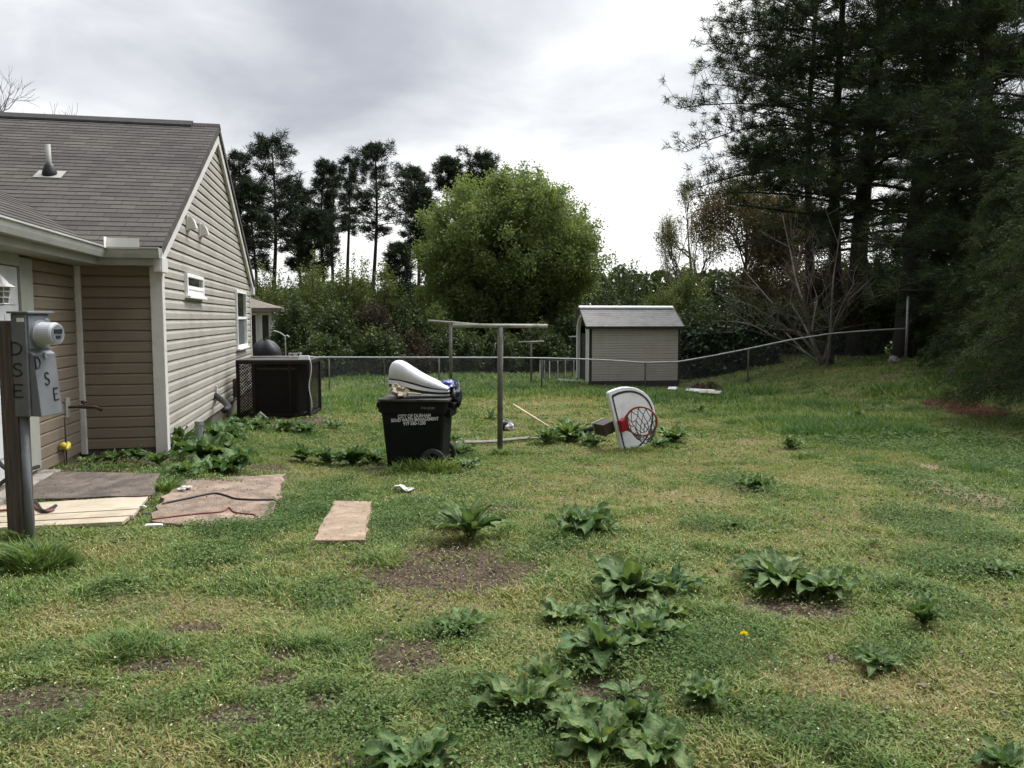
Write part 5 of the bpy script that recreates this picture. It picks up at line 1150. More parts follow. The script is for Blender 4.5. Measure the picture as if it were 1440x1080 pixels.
# ---- dock plants
def leafgrid(L, W, el, az, droop, g, rows=13, cols=7, ruffle=.11, wob=0):
    t = np.linspace(0, 1, rows); e_ = el - droop * t ** 1.4
    ds = L / (rows - 1); px = np.r_[0, np.cumsum(np.cos(e_[:-1]) * ds)]; pz = np.r_[0, np.cumsum(np.sin(e_[:-1]) * ds)]
    st = .22                                    # stalk
    tt = np.clip((t - st) / (1 - st), 0, 1); w = np.where(t < st, .035, np.sin(np.pi * np.clip(tt, 0.0, 1) ** .80) ** .85 + .0)
    w = np.maximum(w, .035) * W * .5; w[-1] = W * .02
    s = np.linspace(-1, 1, cols); ph = g.random() * 6; fr = 9 + 5 * g.random()
    V = np.zeros((rows, cols, 3)); nx_, nz_ = -np.sin(e_), np.cos(e_)
    tw = (g.random() - .5) * .9
    for j, sj in enumerate(s):
        edge = abs(sj) ** 1.5; rip = ruffle * W * np.sin(t * fr * 1.6 + ph + sj * 1.7) * edge * (tt > 0) + g.normal(size=rows) * .045 * W * edge
        lift = .30 * W * .5 * abs(sj) * (tt > 0) + rip + tw * sj * w * t
        V[:, j, 0] = px + nx_ * lift; V[:, j, 1] = sj * w * (1 + .06 * np.sin(t * fr * 2.3 + ph * 2)); V[:, j, 2] = pz + nz_ * lift
    c_, s_ = math.cos(az), math.sin(az); X_ = V[..., 0] * c_ - V[..., 1] * s_; Y_ = V[..., 0] * s_ + V[..., 1] * c_
    V[..., 0], V[..., 1] = X_, Y_
    tn = np.tile(1 - np.abs(s) ** .6, (rows, 1)) * .22
    return V, tn
def dock(px, py, rpx, nl, label, seed, tall=1.0, group='dock weeds in the lawn', tintoff=0.0, name='dock_plant', narrow=1.0):
    g = np.random.default_rng(seed); b0 = G(px, py); R = rpx / F * b0[1]
    V, Fc, T = [], [], []; off = 0
    nl = int(nl * g.uniform(1.45, 2.1)); hab = g.choice([.72, .85, .95, 1.05, 1.2]) * g.uniform(.9, 1.1); ruf = g.uniform(.08, .26); upr = g.uniform(.7, 1.15); tcol = g.normal() * .08
    for i in range(nl):
        k = i / max(nl - 1, 1); az = i * 2.399 + g.normal() * .35; inner = k > .6
        L = R * (.52 + .66 * g.random()) * (1.05 if not inner else .9); W = L * (.28 + .14 * g.random()) * hab
        el = math.radians((34 + 26 * g.random()) if not inner else (55 + 25 * g.random())) * min(1.15, .85 * tall + .15); dr = math.radians(40 + 50 * g.random()) * (1 if not inner else .8)
        v, tn = leafgrid(L, W, el * upr, az, dr, g, ruffle=ruf)
        v = v + np.array([g.normal() * .03 * R, g.normal() * .03 * R, .005 + .01 * g.random()])
        r_, c_ = v.shape[:2]; idx = off + np.arange(r_ * c_).reshape(r_, c_)
        Fc.append(np.stack([idx[:-1, :-1], idx[:-1, 1:], idx[1:, 1:], idx[1:, :-1]], -1).reshape(-1, 4)); V.append(v.reshape(-1, 3)); T.append((np.clip(.26 + .40 * g.random() + .10 * k + tintoff + tcol, .05, .62) + tn + g.normal(size=tn.shape) * .04 + .12 * (g.random() < .12) + (g.random(tn.shape) < .012) * .4).ravel()); off += r_ * c_
    # small low leaves round the foot
    V = np.concatenate(V).astype(np.float32); Fc = np.concatenate(Fc).astype(np.int32); T = np.clip(np.concatenate(T), 0, 1).astype(np.float32)
    zmin = ground(V[:, 0] + b0[0], V[:, 1] + b0[1]) - b0[2] + .012; V[:, 2] = np.maximum(V[:, 2], zmin + (T % .05) * .2)
    me = bpy.data.meshes.new(name); me.vertices.add(len(V)); me.vertices.foreach_set('co', V.ravel())
    me.loops.add(Fc.size); me.loops.foreach_set('vertex_index', Fc.ravel()); me.polygons.add(len(Fc)); me.polygons.foreach_set('loop_start', (np.arange(len(Fc)) * 4).astype(np.int32)); me.polygons.foreach_set('use_smooth', np.ones(len(Fc), bool))
    me.materials.append(M['dock']); a = me.attributes.new('tint', 'FLOAT', 'POINT'); a.data.foreach_set('value', T); me.update(calc_edges=True)
    o = bpy.data.objects.new(name, me); C.objects.link(o); o.location = b0; tag(o, label, 'weed', group); return o
DK = [(662, 760, 62, 22, 'large dock weed at the top edge of the brown bare patch', 1.0),
      (820, 748, 58, 20, 'dock weed in the lawn beyond the pair of large weeds, right of the bare patch', 1.0),
      (885, 840, 75, 20, 'broad dock weed behind the chain of weeds in the middle of the lawn', 1.0),
      (945, 838, 55, 12, 'dock weed touching the broad one, its leaves spread to the right', .9),
      (1095, 830, 70, 22, 'wide pale green dock weed standing apart on the right lawn', 1.0),
      (1150, 838, 58, 14, 'dock weed growing against the wide pale one, in its shadow', .9),
      (1298, 882, 52, 15, 'dark dock weed with upright leaves, farthest right of the large ones', 1.1),
      (640, 893, 48, 14, 'small bluish dock weed beside the dug soil patch', .8),
      (795, 878, 50, 12, 'ragged small dock weed behind the chain of weeds', .9),
      (845, 925, 70, 14, 'drooping dock weed in the middle of the foreground chain', 1.0),
      (905, 905, 64, 12, 'dock weed with upright leaf tips next to the clover with the dandelion', 1.3),
      (728, 1005, 74, 17, 'big dock weed in the foreground with leaves spread to the left', 1.0),
      (790, 1010, 60, 9, 'dock weed squeezed between the two biggest foreground weeds', 1.0),
      (848, 1064, 84, 20, 'biggest dock weed at the bottom of the picture', 1.1),
      (918, 1066, 70, 10, 'dock weed with one long pale leaf at the bottom of the picture', .8),
      (588, 1085, 82, 16, 'dock weed cut by the bottom edge of the picture', 1.25),
      (985, 990, 50, 14, 'narrow dark dock weed below the clover with the dandelion', 1.0),
      (1232, 940, 46, 12, 'low dark dock weed beside a reddish bare spot', .9),
      (1412, 1088, 46, 11, 'dock weed in the bottom right corner of the lawn', 1.1),
      (1028, 745, 20, 10, 'tiny dark weed clump alone in the dry grass', .8),
      (1410, 808, 34, 9, 'flat pale weed near the right edge of the lawn', .6),
      (768, 968, 52, 12, 'dock weed rising behind the two biggest foreground weeds', 1.15),
      (695, 975, 46, 11, 'pale dock weed at the left end of the foreground weeds', .9),
      (815, 1030, 62, 13, 'dock weed with crossing leaves between the biggest foreground weeds', 1.2),
      (888, 1030, 60, 13, 'upright dock weed behind the one with a long pale leaf', 1.35),
      (880, 985, 44, 11, 'smaller dock weed linking the chain to the foreground weeds', 1.0),
      (815, 945, 48, 11, 'dock weed at the near end of the middle chain', .95),
      (930, 868, 46, 11, 'dock weed under the broad one at the top of the chain', .9),
      (858, 868, 44, 11, 'ragged dock weed between the broad one and the middle chain', 1.0),
      (640, 745, 40, 12, 'half of a dock pair growing behind the brown bare patch', .9),
      (850, 752, 34, 11, 'dock weed with drooping leaves beside the one beyond the bare patch', .8),
      (1070, 812, 40, 12, 'dock weed at the back of the wide pale one', 1.0),
      (545, 1075, 40, 9, 'dark little dock weed beside the one cut by the bottom edge', .9),
      (1225, 772, 22, 7, 'small upright pale weed in the dry grass', 1.3)]
for i, d in enumerate(DK): dock(*d[:5], 100 + i, d[5])
DK2 = [(800, 622, 42, 26, 'bushy dark dock weed in front of the toppled hoop pole'), (768, 625, 28, 14, 'dock weed at the end of the long timber'), (835, 628, 30, 14, 'low dock weed under the hoop mount'), (945, 622, 34, 18, 'dock weed just right of the white backboard'),
       (925, 628, 22, 10, 'small weed at the foot of the white backboard'), (530, 652, 30, 16, 'dock weed touching the bin on its left'), (495, 655, 32, 18, 'leafy dock weed two steps left of the bin'), (460, 655, 30, 16, 'dock weed in the middle of the row left of the bin'), (425, 650, 26, 12, 'last dock weed of the row left of the bin'),
       (648, 640, 26, 14, 'dock weed beside the bin wheel'), (655, 658, 24, 12, 'low weed in front of the bin wheel'), (640, 622, 22, 10, 'weed tucked behind the bin handle'),
       (400, 606, 26, 14, 'dock weed under the front of the cage'), (430, 610, 26, 14, 'dock weed at the front corner of the cage'), (470, 604, 22, 12, 'dock weed just outside the cage corner'), (365, 604, 24, 12, 'shaded dock weed between cage and gable wall'),
       (250, 636, 44, 18, 'leafy weed at the foot of the house corner'), (296, 648, 52, 22, 'big dark dock weed around the grey pipe stub'), (312, 624, 46, 18, 'dock weed growing against the gable wall'), (318, 664, 42, 16, 'dock weed in front of the pipe stub'), (335, 600, 22, 12, 'dock weed against the wall below the drain piece'), (262, 668, 30, 14, 'weed at the back of the muddy slab'), (195, 650, 30, 12, 'shaded weed below the recessed wall'), (160, 652, 26, 12, 'shaded weed below the inner corner of the recessed wall'), (222, 656, 30, 14, 'shaded weed between the dark slab and the house corner'), (130, 655, 22, 10, 'small shaded weed nearest the yellow pipe fitting'),
       (1112, 632, 24, 10, 'weed with pale upturned leaves in the far lawn'), (985, 580, 16, 8, 'spiky weed in front of the white boards'), (1205, 592, 22, 9, 'weed with one white leaf on the upper slope'), (690, 590, 16, 8, 'weed behind the nearer clothesline post'), (1060, 690, 30, 12, 'flat weed in the middle of the dry lawn')]
for i, d in enumerate(DK2): dock(d[0], d[1], d[2], d[3], d[4], 200 + i, 1.05, 'dock weeds around the yard things', -.05)
# ---- dandelion
q = G(1046, 915); o = empty('dandelion', q); tag(o, 'single yellow dandelion flower in the clover', 'flower')
g = np.random.default_rng(3); n = 150; a = g.random(n) * 6.283; el = np.arcsin(g.random(n) ** .7); d = np.stack([np.cos(a) * np.cos(el), np.sin(a) * np.cos(el), np.sin(el)], 1)
arrmesh('petals', needles(np.zeros((n, 3)) + np.array([0, 0, .075]), d, .021, .007, g), foliage('dandelion_petals', [(0, (.75, .55, .01)), (1, (.85, .70, .03))], .3), o, g.random(n))
mb = MB(); mb.tube([(0, 0, 0), (.003, 0, .075)], .003, 6); mb.build('stem', surf('green_stem', (.12, .16, .06)), o)
# ---- rank grass tufts that stand out
def tuft(px, py, w_px, h_px, n, label, tint, seed, cat='grass tuft', name='grass_tuft', grp='rank grass tufts'):
    g = np.random.default_rng(seed); b0 = G(px, py); R = w_px / F * b0[1]; H = h_px / F * b0[1]
    a = g.random(n) * 6.283; r_ = R * np.sqrt(g.random(n)); x = r_ * np.cos(a); y = r_ * np.sin(a) * .7; z = ground(b0[0] + x, b0[1] + y) - b0[2]
    h = H * (.35 + .65 * g.random(n)) * (1 - .80 * (r_ / R) ** 1.6); dirn = unit(np.stack([x, y, np.zeros(n)], 1) + g.normal(size=(n, 3)) * .5 * R * np.array([1, 1, 0])); base = np.stack([x, y, z - .01], 1)
    w1 = unit(np.cross(dirn, [0, 0, 1.]) + g.normal(size=(n, 3)) * .4) * (.0035 + .0012 * b0[1] * .5); mid = base + dirn * (h * .25)[:, None] + np.array([0, 0, 1.]) * (h * .6)[:, None]; tip = base + dirn * (h * .7)[:, None] + np.array([0, 0, 1.]) * (h * .9)[:, None]
    t = np.clip(tint + g.normal(size=n) * .13, 0, 1)
    o = arrmesh(name, np.stack([base - w1, base + w1, mid + w1 * .8, mid - w1 * .8], 1), M['grass'], None, t, [(np.stack([mid - w1 * .8, mid + w1 * .8, tip], 1), t)]); o.location = b0; tag(o, label, cat, grp)
for i, a in enumerate([(50, 800, 62, 62, 1500, 'dark bushy grass tuft in front of the meter post', .84), (580, 664, 46, 30, 700, 'grass grown up against the front of the bin', .7), (616, 664, 36, 34, 700, 'grass grown up around the bin wheel', .65), (235, 690, 24, 26, 420, 'grass tuft between the dark slab and the muddy slab', .7), (200, 750, 40, 16, 400, 'grass along the slanted tip of the pine boards', .6), (703, 640, 16, 20, 200, 'grass around the foot of the nearer clothesline post', .75),
                       (895, 634, 40, 12, 350, 'grass hiding the lower edge of the white backboard', .55), (110, 755, 50, 18, 420, 'grass along the near edge of the pine boards', .6), (28, 762, 18, 30, 260, 'grass against the foot of the meter post', .7), (1135, 645, 26, 16, 260, 'darker grass tuft in the far lawn', .75), (1415, 672, 24, 20, 260, 'dark grass tuft near the right edge', .85), (150, 660, 60, 14, 500, 'shaded grass along the recessed house wall', .9), (430, 745, 44, 16, 420, 'grass along the left side of the stepping stone', .72), (520, 770, 30, 12, 200, 'grass at the near corner of the stepping stone', .6), (330, 680, 40, 14, 350, 'grass at the back edge of the muddy slab', .75)]): tuft(*a[:7], 300 + i)
# ================================================================ trees
def root_at(px, Y): p = at(px, 500, Y); return np.array([p[0], Y, float(ground(p[0], Y))])
def bez(p0, p1, p2, n): t = np.linspace(0, 1, n)[:, None]; return (1 - t) ** 2 * p0 + 2 * t * (1 - t) * p1 + t ** 2 * p2
def pine(name, label, group, px, ytop, Y, hw, cb, seed, nb, nt_, nn_, L, W, mat, bark, lean=0, tr=None, shape='round', droop=0.0, sides=5, boughs=()):
    g = np.random.default_rng(seed); b0 = root_at(px, Y); H = at(px, ytop, Y)[2] - b0[2]; R = hw / F * Y; hc = at(px, cb, Y)[2] - b0[2]
    o = empty(name, b0); tag(o, label, 'pine tree', group); mb = MB(); tr = tr or H * .0125
    wob = lambda z: np.array([lean * z / H + .012 * H * math.sin(z / H * 5 + seed), .01 * H * math.cos(z / H * 4 + seed), z])
    mb.tube([wob(z) for z in np.linspace(-.2, H * .97, 14)], list(np.linspace(tr * 1.15, tr * .22, 14)), 10 if Y < 40 else 7)
    CN, DN = [], []
    for i in range(nb + len(boughs)):
        if i >= nb:
            py_, reach = boughs[i - nb]; z = at(px, py_, Y)[2] - b0[2]; t = np.clip((z - hc) / (H - hc), 0, 1); az = math.pi + g.normal() * .25
        else: t = (i + g.random()) / nb; z = hc + (H - hc) * t * .985; az = i * 2.4 + g.normal() * .5
        if shape == 'round': rr = R * (.35 + .75 * math.sin(math.pi * min(1, .12 + .80 * t ** .8))) * (.45 + .65 * g.random())
        elif False: rr = R
        else: rr = R * (1.02 - .5 * t) * (.6 + .5 * g.random())
        if t > .93: rr *= .5
        if i >= nb: rr = reach / F * Y
        p0 = wob(z); out = np.array([math.cos(az), math.sin(az), 0]); el = .10 + .55 * t - droop
        p2 = p0 + out * rr + np.array([0, 0, rr * (el + .18 * g.normal())]); p1 = p0 + out * rr * .5 + np.array([0, 0, rr * (el * .5 + .10)])
        P = bez(p0, p1, p2, 7); mb.tube(P, list(np.linspace(max(tr * .22 * (1.1 - t), .012), (.016 if Y < 45 else .02), 7)), sides, cap=False)
        # side twigs carrying tufts
        for k in range(nt_ * (2 if i >= nb else 1)):
            u = .28 + .74 * g.random() ** .8; u = min(u, 1.0); c = P[min(int(u * 6), 6)] * 1.0; f = u * 6 - int(u * 6); c = P[min(int(u * 6), 5)] * (1 - f) + P[min(int(u * 6) + 1, 6)] * f if u < 1 else P[6]
            lat = np.array([-out[1], out[0], 0]) * g.normal() * (.28 if i < nb else .17) * rr * (1.15 - .6 * u) + np.array([0, 0, abs(g.normal()) * .08 * rr])
            e_ = c + lat + out * g.normal() * .06 * rr
            if Y < 45: mb.tube([c, (c + e_) / 2 + np.array([0, 0, -.03]), e_], [.012, .009, .006], 4, cap=False)
            n = nn_; d = unit(g.normal(size=(n, 3)) * np.array([1, 1, .8]) + (out * .7 + np.array([0, 0, .35]))); CN.append(e_ + g.normal(size=(n, 3)) * L * (.22 if Y < 45 else .34)); DN.append(d)
    CN, DN = np.concatenate(CN), np.concatenate(DN); tt = np.clip(.45 + .25 * np.repeat(g.normal(size=len(CN) // nn_), nn_) + g.normal(size=len(CN)) * .15, 0, 1)
    mb.build('trunk', bark, o, smooth=True); arrmesh('crown', needles(CN, DN, L, W, g), mat, o, tt); return o
FAR = [(340, 216, 76, 26, 345, 'dark pine rising right behind the gable slope', 1.1), (386, 198, 74, 42, 335, 'tall broad pine next to the gable slope', 1.3), (362, 262, 70, 34, 370, 'shorter dark pine filling the gap beside the gable', 1.2), (424, 262, 78, 30, 372, 'squat dark pine between the broad one and the gap of sky', 1.3), (456, 228, 80, 24, 330, 'slim pine with a forked top at the edge of the sky gap', .8), (474, 236, 84, 22, 345, 'thin pine with a bare lower trunk in the sky gap', .7), (494, 223, 86, 17, 320, 'thinnest pine with a small high crown in the sky gap', .6),
       (526, 205, 76, 38, 325, 'tallest middle pine with a full crown and clear trunk', 1.2), (588, 238, 80, 28, 345, 'dense pine just left of the round green tree', 1.2), (602, 268, 74, 26, 360, 'lower dark pine touching the round green tree', 1.0), (630, 226, 84, 20, 262, 'pine with a small round tuft top above the round tree', .7), (676, 222, 82, 30, 268, 'pine with a wide round top behind the round tree', .9), (566, 345, 66, 20, 440, 'low dark evergreen below the middle pines', 1.2), (440, 300, 72, 30, 380, 'low dark pine behind the yellow green shrubs', 1.2), (655, 250, 90, 26, 300, 'distant pine half hidden by the round tree', .9)]
for i, (px, yt, Y, hw, cb, lab, dn) in enumerate(FAR):
    pine('pine_tree', lab, 'pines along the back', px, yt, Y, hw * 1.1, cb + 10, 500 + i, int(46 * dn) + 10, 8, 24, .42, .065, M['needle_far'], M['bark_far'], lean=.3 * math.sin(i * 2))
BIG = [(1178, -150, 31, 215, 330, 'tall dark pine with the thinner left trunk and long reaching boughs', .24, 66, -.4), (1208, -190, 30, 190, 300, 'tall dark pine with the thick trunk next to the thinner one', .33, 62, .3), (1278, -200, 27, 190, 330, 'tall dark pine behind the tall fence end post', .30, 60, .2), (1362, -220, 24, 190, 400, 'tall dark pine above the dark evergreens near the right edge', .30, 56, .0), (1452, -240, 21, 230, 420, 'tall dark pine at the right edge of the yard', .30, 56, .3), (1130, -60, 38, 130, 250, 'pine standing farther back behind the reaching boughs', .22, 46, .2), (1320, -120, 36, 200, 410, 'pine standing farther back between the dark trunks', .25, 56, .0)]
for i, (px, yt, Y, hw, cb, lab, tr, nb, ln) in enumerate(BIG):
    pine('tall_pine_tree', lab, 'tall pines on the right', px, yt, Y, hw, cb + 25, 600 + i, int(nb * 1.0), 30 if i in (0, 1, 5) else 38, 28, .28, .025, M['needle_near'], M['bark_dark'], lean=ln, tr=tr, droop=.12, shape='wide', boughs=[(190, 205), (165, 220), (140, 175), (95, 180), (70, 165), (40, 175), (15, 165), (225, 150), (-10, 170), (245, 120), (118, 160)] if i == 0 else [(60, 190), (120, 170), (200, 180), (255, 170), (285, 150)] if i == 1 else [])
# deciduous trees and shrubs grown from stems
def bush(name, label, cat, group, px, ytop, Y, hw, mat, bark, seed, nst=60, nl=120, L=.12, W=.07, sig=.22, trunk=0.0, low=.12, top_flat=.45, twigs=True, depth=1.0, sprig=0.0, bow=.5, rad=None, tsig=.15, part='crown', stemr=None):
    g = np.random.default_rng(seed); b0 = root_at(px, Y); H = at(px, ytop, Y)[2] - b0[2]; R = hw / F * Y
    o = empty(name, b0); tag(o, label, cat, group); mb = MB(); CN, TT, UD = [], [], []
    zt = trunk * H; sr = stemr or .012 * H / 4
    if trunk: mb.tube([(0, 0, -.2), (.02 * H, 0, zt * .6), (0, 0, zt + .1)], [sr * 4.5, sr * 3.6, sr * 3], 9)
    for i in range(nst):
        u = math.sqrt((i + .5) / nst); az = i * 2.399 + g.normal() * .2; k = .72 + .32 * g.random()
        end = np.array([R * u * math.cos(az), R * u * math.sin(az) * depth, max(zt + .2 * H, H * (1 - top_flat * u ** 2.2)) * (k if u < .98 else .5 + .3 * g.random())])
        if g.random() < .35: end[2] *= .45 + .4 * g.random(); end[:2] *= 1.05
        b_ = np.array([g.normal() * .05 * R, g.normal() * .05 * R, zt * (.7 + .3 * g.random())]); c_ = b_ + (end - b_) * np.array([bow * .6, bow * .6, .55 + .1 * g.random()])
        P = bez(b_, c_, end, 8)
        if twigs: mb.tube(P, list(np.linspace(sr * 1.3, sr * .25, 8)), 5, cap=False)
        t = low + (1 - low) * g.random(nl) ** .75; f = t * 7; j = np.minimum(f.astype(int), 6); f = (f - j)[:, None]
        c = P[j] * (1 - f) + P[j + 1] * f; s_ = sig * (1.25 - .75 * t)[:, None] * (.7 + .6 * g.random())
        off = g.normal(size=(nl, 3)) * s_
        if sprig: off = off * np.array([.6, .6, 1.0]) + np.array([0, 0, 1.]) * np.abs(g.normal(size=(nl, 1))) * sprig
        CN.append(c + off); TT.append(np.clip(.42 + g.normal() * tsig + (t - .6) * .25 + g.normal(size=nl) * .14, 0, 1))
    if twigs or trunk: mb.build('trunk' if trunk else 'stems', bark, o, smooth=True)
    CN = np.concatenate(CN); k = CN[:, 2] > .05; CN = CN[k]; arrmesh(part, leaves(CN, L, W, g), mat, o, np.concatenate(TT)[k]); return o
def crown_tree(name, label, cat, px, ytop, ybot, Y, hw, mat, bark, seed, ncl, nl, L, W, sig):
    g = np.random.default_rng(seed); b0 = root_at(px, Y); H = at(px, ytop, Y)[2] - b0[2]; zl = at(px, ybot, Y)[2] - b0[2]; R = hw / F * Y; o = empty(name, b0); tag(o, label, cat)
    u = unit(g.normal(size=(ncl, 3))); r_ = g.random(ncl) ** .36; lump = 1 + .26 * (fbm(np.arctan2(u[:, 1], u[:, 0]) * 2 + 9, u[:, 2] * 3, 2) - .5) * 2
    wz = u[:, 2] * r_; wid = np.where(wz > 0, 1, np.minimum(1.0, .97 / np.sqrt(np.maximum(1 - wz ** 2 * .75, .05))))
    c = np.stack([u[:, 0] * r_ * R * lump * wid, u[:, 1] * r_ * R * .9 * lump, (zl + H) / 2 + wz * (H - zl) / 2 * (.9 + .1 * lump)], 1)
    mb = MB(); mb.tube([(0, 0, -.2), (0, 0, zl + .6)], [.28, .24], 10)
    for i in range(0, ncl, 3): mb.tube(bez(np.array([0, 0, zl * .8]), np.array([c[i, 0] * .35, c[i, 1] * .35, zl + (c[i, 2] - zl) * .45]), c[i], 7), list(np.linspace(.07, .012, 7)), 5, cap=False)
    mb.build('trunk', bark, o, smooth=True); CN = []; TT = []
    for i in range(ncl):
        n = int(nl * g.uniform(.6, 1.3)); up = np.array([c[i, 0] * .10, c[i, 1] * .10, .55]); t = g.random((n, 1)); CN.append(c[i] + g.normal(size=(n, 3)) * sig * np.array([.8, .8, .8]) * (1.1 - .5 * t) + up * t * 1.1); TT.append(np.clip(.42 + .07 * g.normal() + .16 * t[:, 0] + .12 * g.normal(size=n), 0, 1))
    arrmesh('crown', leaves(np.concatenate(CN), L, W, g), mat, o, np.concatenate(TT))
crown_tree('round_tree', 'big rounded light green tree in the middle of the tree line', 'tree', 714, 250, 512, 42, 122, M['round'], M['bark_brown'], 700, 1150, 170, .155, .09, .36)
SH = [(385, 362, 37, 46, 'willow'), (440, 358, 39, 50, 'willow'), (497, 356, 40, 48, 'willow'), (545, 372, 39, 44, 'willow'), (415, 408, 33, 40, 'under'), (470, 420, 34, 40, 'under'), (528, 420, 35, 36, 'purple'), (575, 408, 38, 34, 'under'), (610, 430, 37, 40, 'round')]
LB = ['yellow green shrub next to the gable corner', 'yellow green shrub with a ragged top under the broad pine', 'yellow green shrub under the sky gap', 'yellow green shrub beside the round tree', 'dark green shrub behind the neighbouring house', 'dark green shrub low in front of the yellow green ones', 'brownish shrub in the dark undergrowth', 'dark shrub at the left foot of the round tree', 'light green shrub against the foot of the round tree']
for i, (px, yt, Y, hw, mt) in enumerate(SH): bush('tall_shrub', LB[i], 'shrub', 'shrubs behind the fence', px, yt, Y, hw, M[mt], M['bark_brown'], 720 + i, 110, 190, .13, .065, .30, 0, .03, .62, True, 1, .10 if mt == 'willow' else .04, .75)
SH = [(640, 455, 34, 46, 'under'), (700, 462, 35, 46, 'under'), (760, 458, 36, 46, 'under'), (812, 430, 38, 44, 'under'), (850, 395, 46, 46, 'under'), (885, 364, 50, 42, 'under'), (925, 392, 46, 40, 'willow'), (965, 372, 48, 44, 'willow'), (905, 430, 40, 44, 'under'), (985, 420, 38, 40, 'under'), (530, 462, 32, 44, 'under'), (455, 470, 31, 40, 'under'), (575, 470, 33, 40, 'purple'), (585, 440, 36, 36, 'under')]
LB = ['dark shrub behind the bin and the far clothes post', 'dark shrub behind the nearer clothesline crossbar', 'dark shrub behind the small far clothesline post', 'dark shrub rising behind the left end of the shed', 'dark green tree at the right foot of the round tree', 'loose topped green tree with sky showing through', 'olive green shrub in front of the bare maple', 'olive green shrub under the brown maple', 'dark shrub behind the shed roof', 'dark shrub behind the right end of the shed', 'dark low shrub behind the fence near the bin', 'dark low shrub behind the fence near the cage', 'brownish low shrub behind the white shell', 'dark upright shrub between the brownish shrub and the round tree']
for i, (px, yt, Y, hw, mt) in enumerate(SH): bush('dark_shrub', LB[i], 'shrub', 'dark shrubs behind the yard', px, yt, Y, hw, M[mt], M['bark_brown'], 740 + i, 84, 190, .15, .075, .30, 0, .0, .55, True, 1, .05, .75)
def branch_tree(name, label, cat, px, ytop, Y, hw, mat, bark, seed, nl, L, W, sig, lev=5, trunk=.22, group=None, upb=.12, thick=.016):
    """trunk and limbs by repeated forking, then squeezed into the crown's real width and height; leaves round the outer twigs"""
    g = np.random.default_rng(seed); b0 = root_at(px, Y); H = at(px, ytop, Y)[2] - b0[2]; R = hw / F * Y; o = empty(name, b0); tag(o, label, cat, group); segs, ends = [], []
    def grow(p, d, l, r_, k):
        e_ = p + d * l; q = (p + e_) / 2 + g.normal(size=3) * .06 * l; segs.append(([p, q, e_], [r_, r_ * .84, r_ * .68], k))
        if k <= 1: ends.append((p, e_))
        if k == 0: return
        for _ in range(3 if k > 1 else 4): grow(p + d * l * (.6 + .4 * g.random()), unit(d + g.normal(size=3) * .50 + np.array([0, 0, upb])), l * (.66 + .16 * g.random()), r_ * .58, k - 1)
    grow(np.array([0, 0, 0.]), np.array([0, 0, 1.]), trunk, thick, lev)
    al = np.array([e_ for p, e_ in ends]); sx_ = R / np.percentile(np.abs(al[:, :2]), 96); sz = H / np.percentile(al[:, 2], 99); S = np.array([sx_, sx_, sz]); mb = MB()
    for pts, rr, k in segs: mb.tube([q * S for q in pts], [x_ * H for x_ in rr], 6 if k > 3 else 4, cap=False)
    mb.build('trunk', bark, o, smooth=True)
    if nl:
        E = np.array([[p * S, e_ * S] for p, e_ in ends]); n = len(E) * nl; i = np.repeat(np.arange(len(E)), nl); t = g.random((n, 1)) * 1.1; c = E[i, 0] * (1 - t) + E[i, 1] * t + g.normal(size=(n, 3)) * sig; tb = g.normal(size=len(E)) * .12
        arrmesh('crown', leaves(c, L, W, g), mat, o, np.clip(.5 + tb[i] + g.normal(size=n) * .15, 0, 1))
branch_tree('maple_tree', 'thin pale budding tree against the bright sky left of the pines', 'tree', 972, 250, 52, 56, M['pale'], M['bark_brown'], 770, 9, .10, .06, .16, 6)
branch_tree('maple_tree', 'brown budding maple in front of the tall pines', 'tree', 1040, 252, 46, 84, M['brown'], M['bark_brown'], 771, 24, .13, .075, .34, 6)
branch_tree('maple_tree', 'brown budding maple partly hidden behind the long pine boughs', 'tree', 1108, 285, 44, 62, M['brown'], M['bark_brown'], 774, 22, .13, .075, .34, 6)
bush('maple_tree', 'low brown budding tree behind the bare pale shrub', 'tree', None, 1080, 330, 42, 66, M['brown'], M['bark_brown'], 772, 110, 110, .12, .07, .32, .1, .1, .35, True, 1, .05, .6)
bush('maple_tree', 'dull brown small tree below the dark pine trunks', 'tree', None, 1160, 348, 38, 46, M['purple'], M['bark_brown'], 773, 90, 110, .12, .07, .28, .1, .1, .35, True, 1, .05, .6)
SH = [(1040, 410, 34, 60, 'under'), (1110, 425, 33, 56, 'under'), (1170, 430, 31, 50, 'under'), (1225, 390, 30, 56, 'cedar'), (1285, 395, 29, 56, 'under'), (1322, 300, 28, 58, 'cedar'), (1270, 318, 34, 52, 'under'), (1215, 350, 33, 46, 'under'), (1390, 280, 24, 60, 'cedar'), (1005, 440, 32, 46, 'under')]
LB = ['dark shrub behind the ivy mound', 'dark shrub behind the stems of the bare pale shrub', 'dark shrub under the thick pine trunk', 'dark evergreen shrub left of the tall fence end post', 'dark shrub behind the tall fence end post', 'dark evergreen shrub at the edge of the hanging boughs', 'tall dark shrub filling the gap between the pine trunks', 'dark shrub directly behind the thick pine trunk', 'tall dark evergreen shrub rising over the red earth mound', 'dark shrub rising over the ivy mound by the shed']
for i, (px, yt, Y, hw, mt) in enumerate(SH): bush('dark_shrub', LB[i], 'shrub', 'dark shrubs under the tall pines', px, yt, Y, hw, M[mt], M['bark_brown'], 780 + i, 64, 210, .13, .065, .28, 0, .0, .3, True, 1, .08, .7)
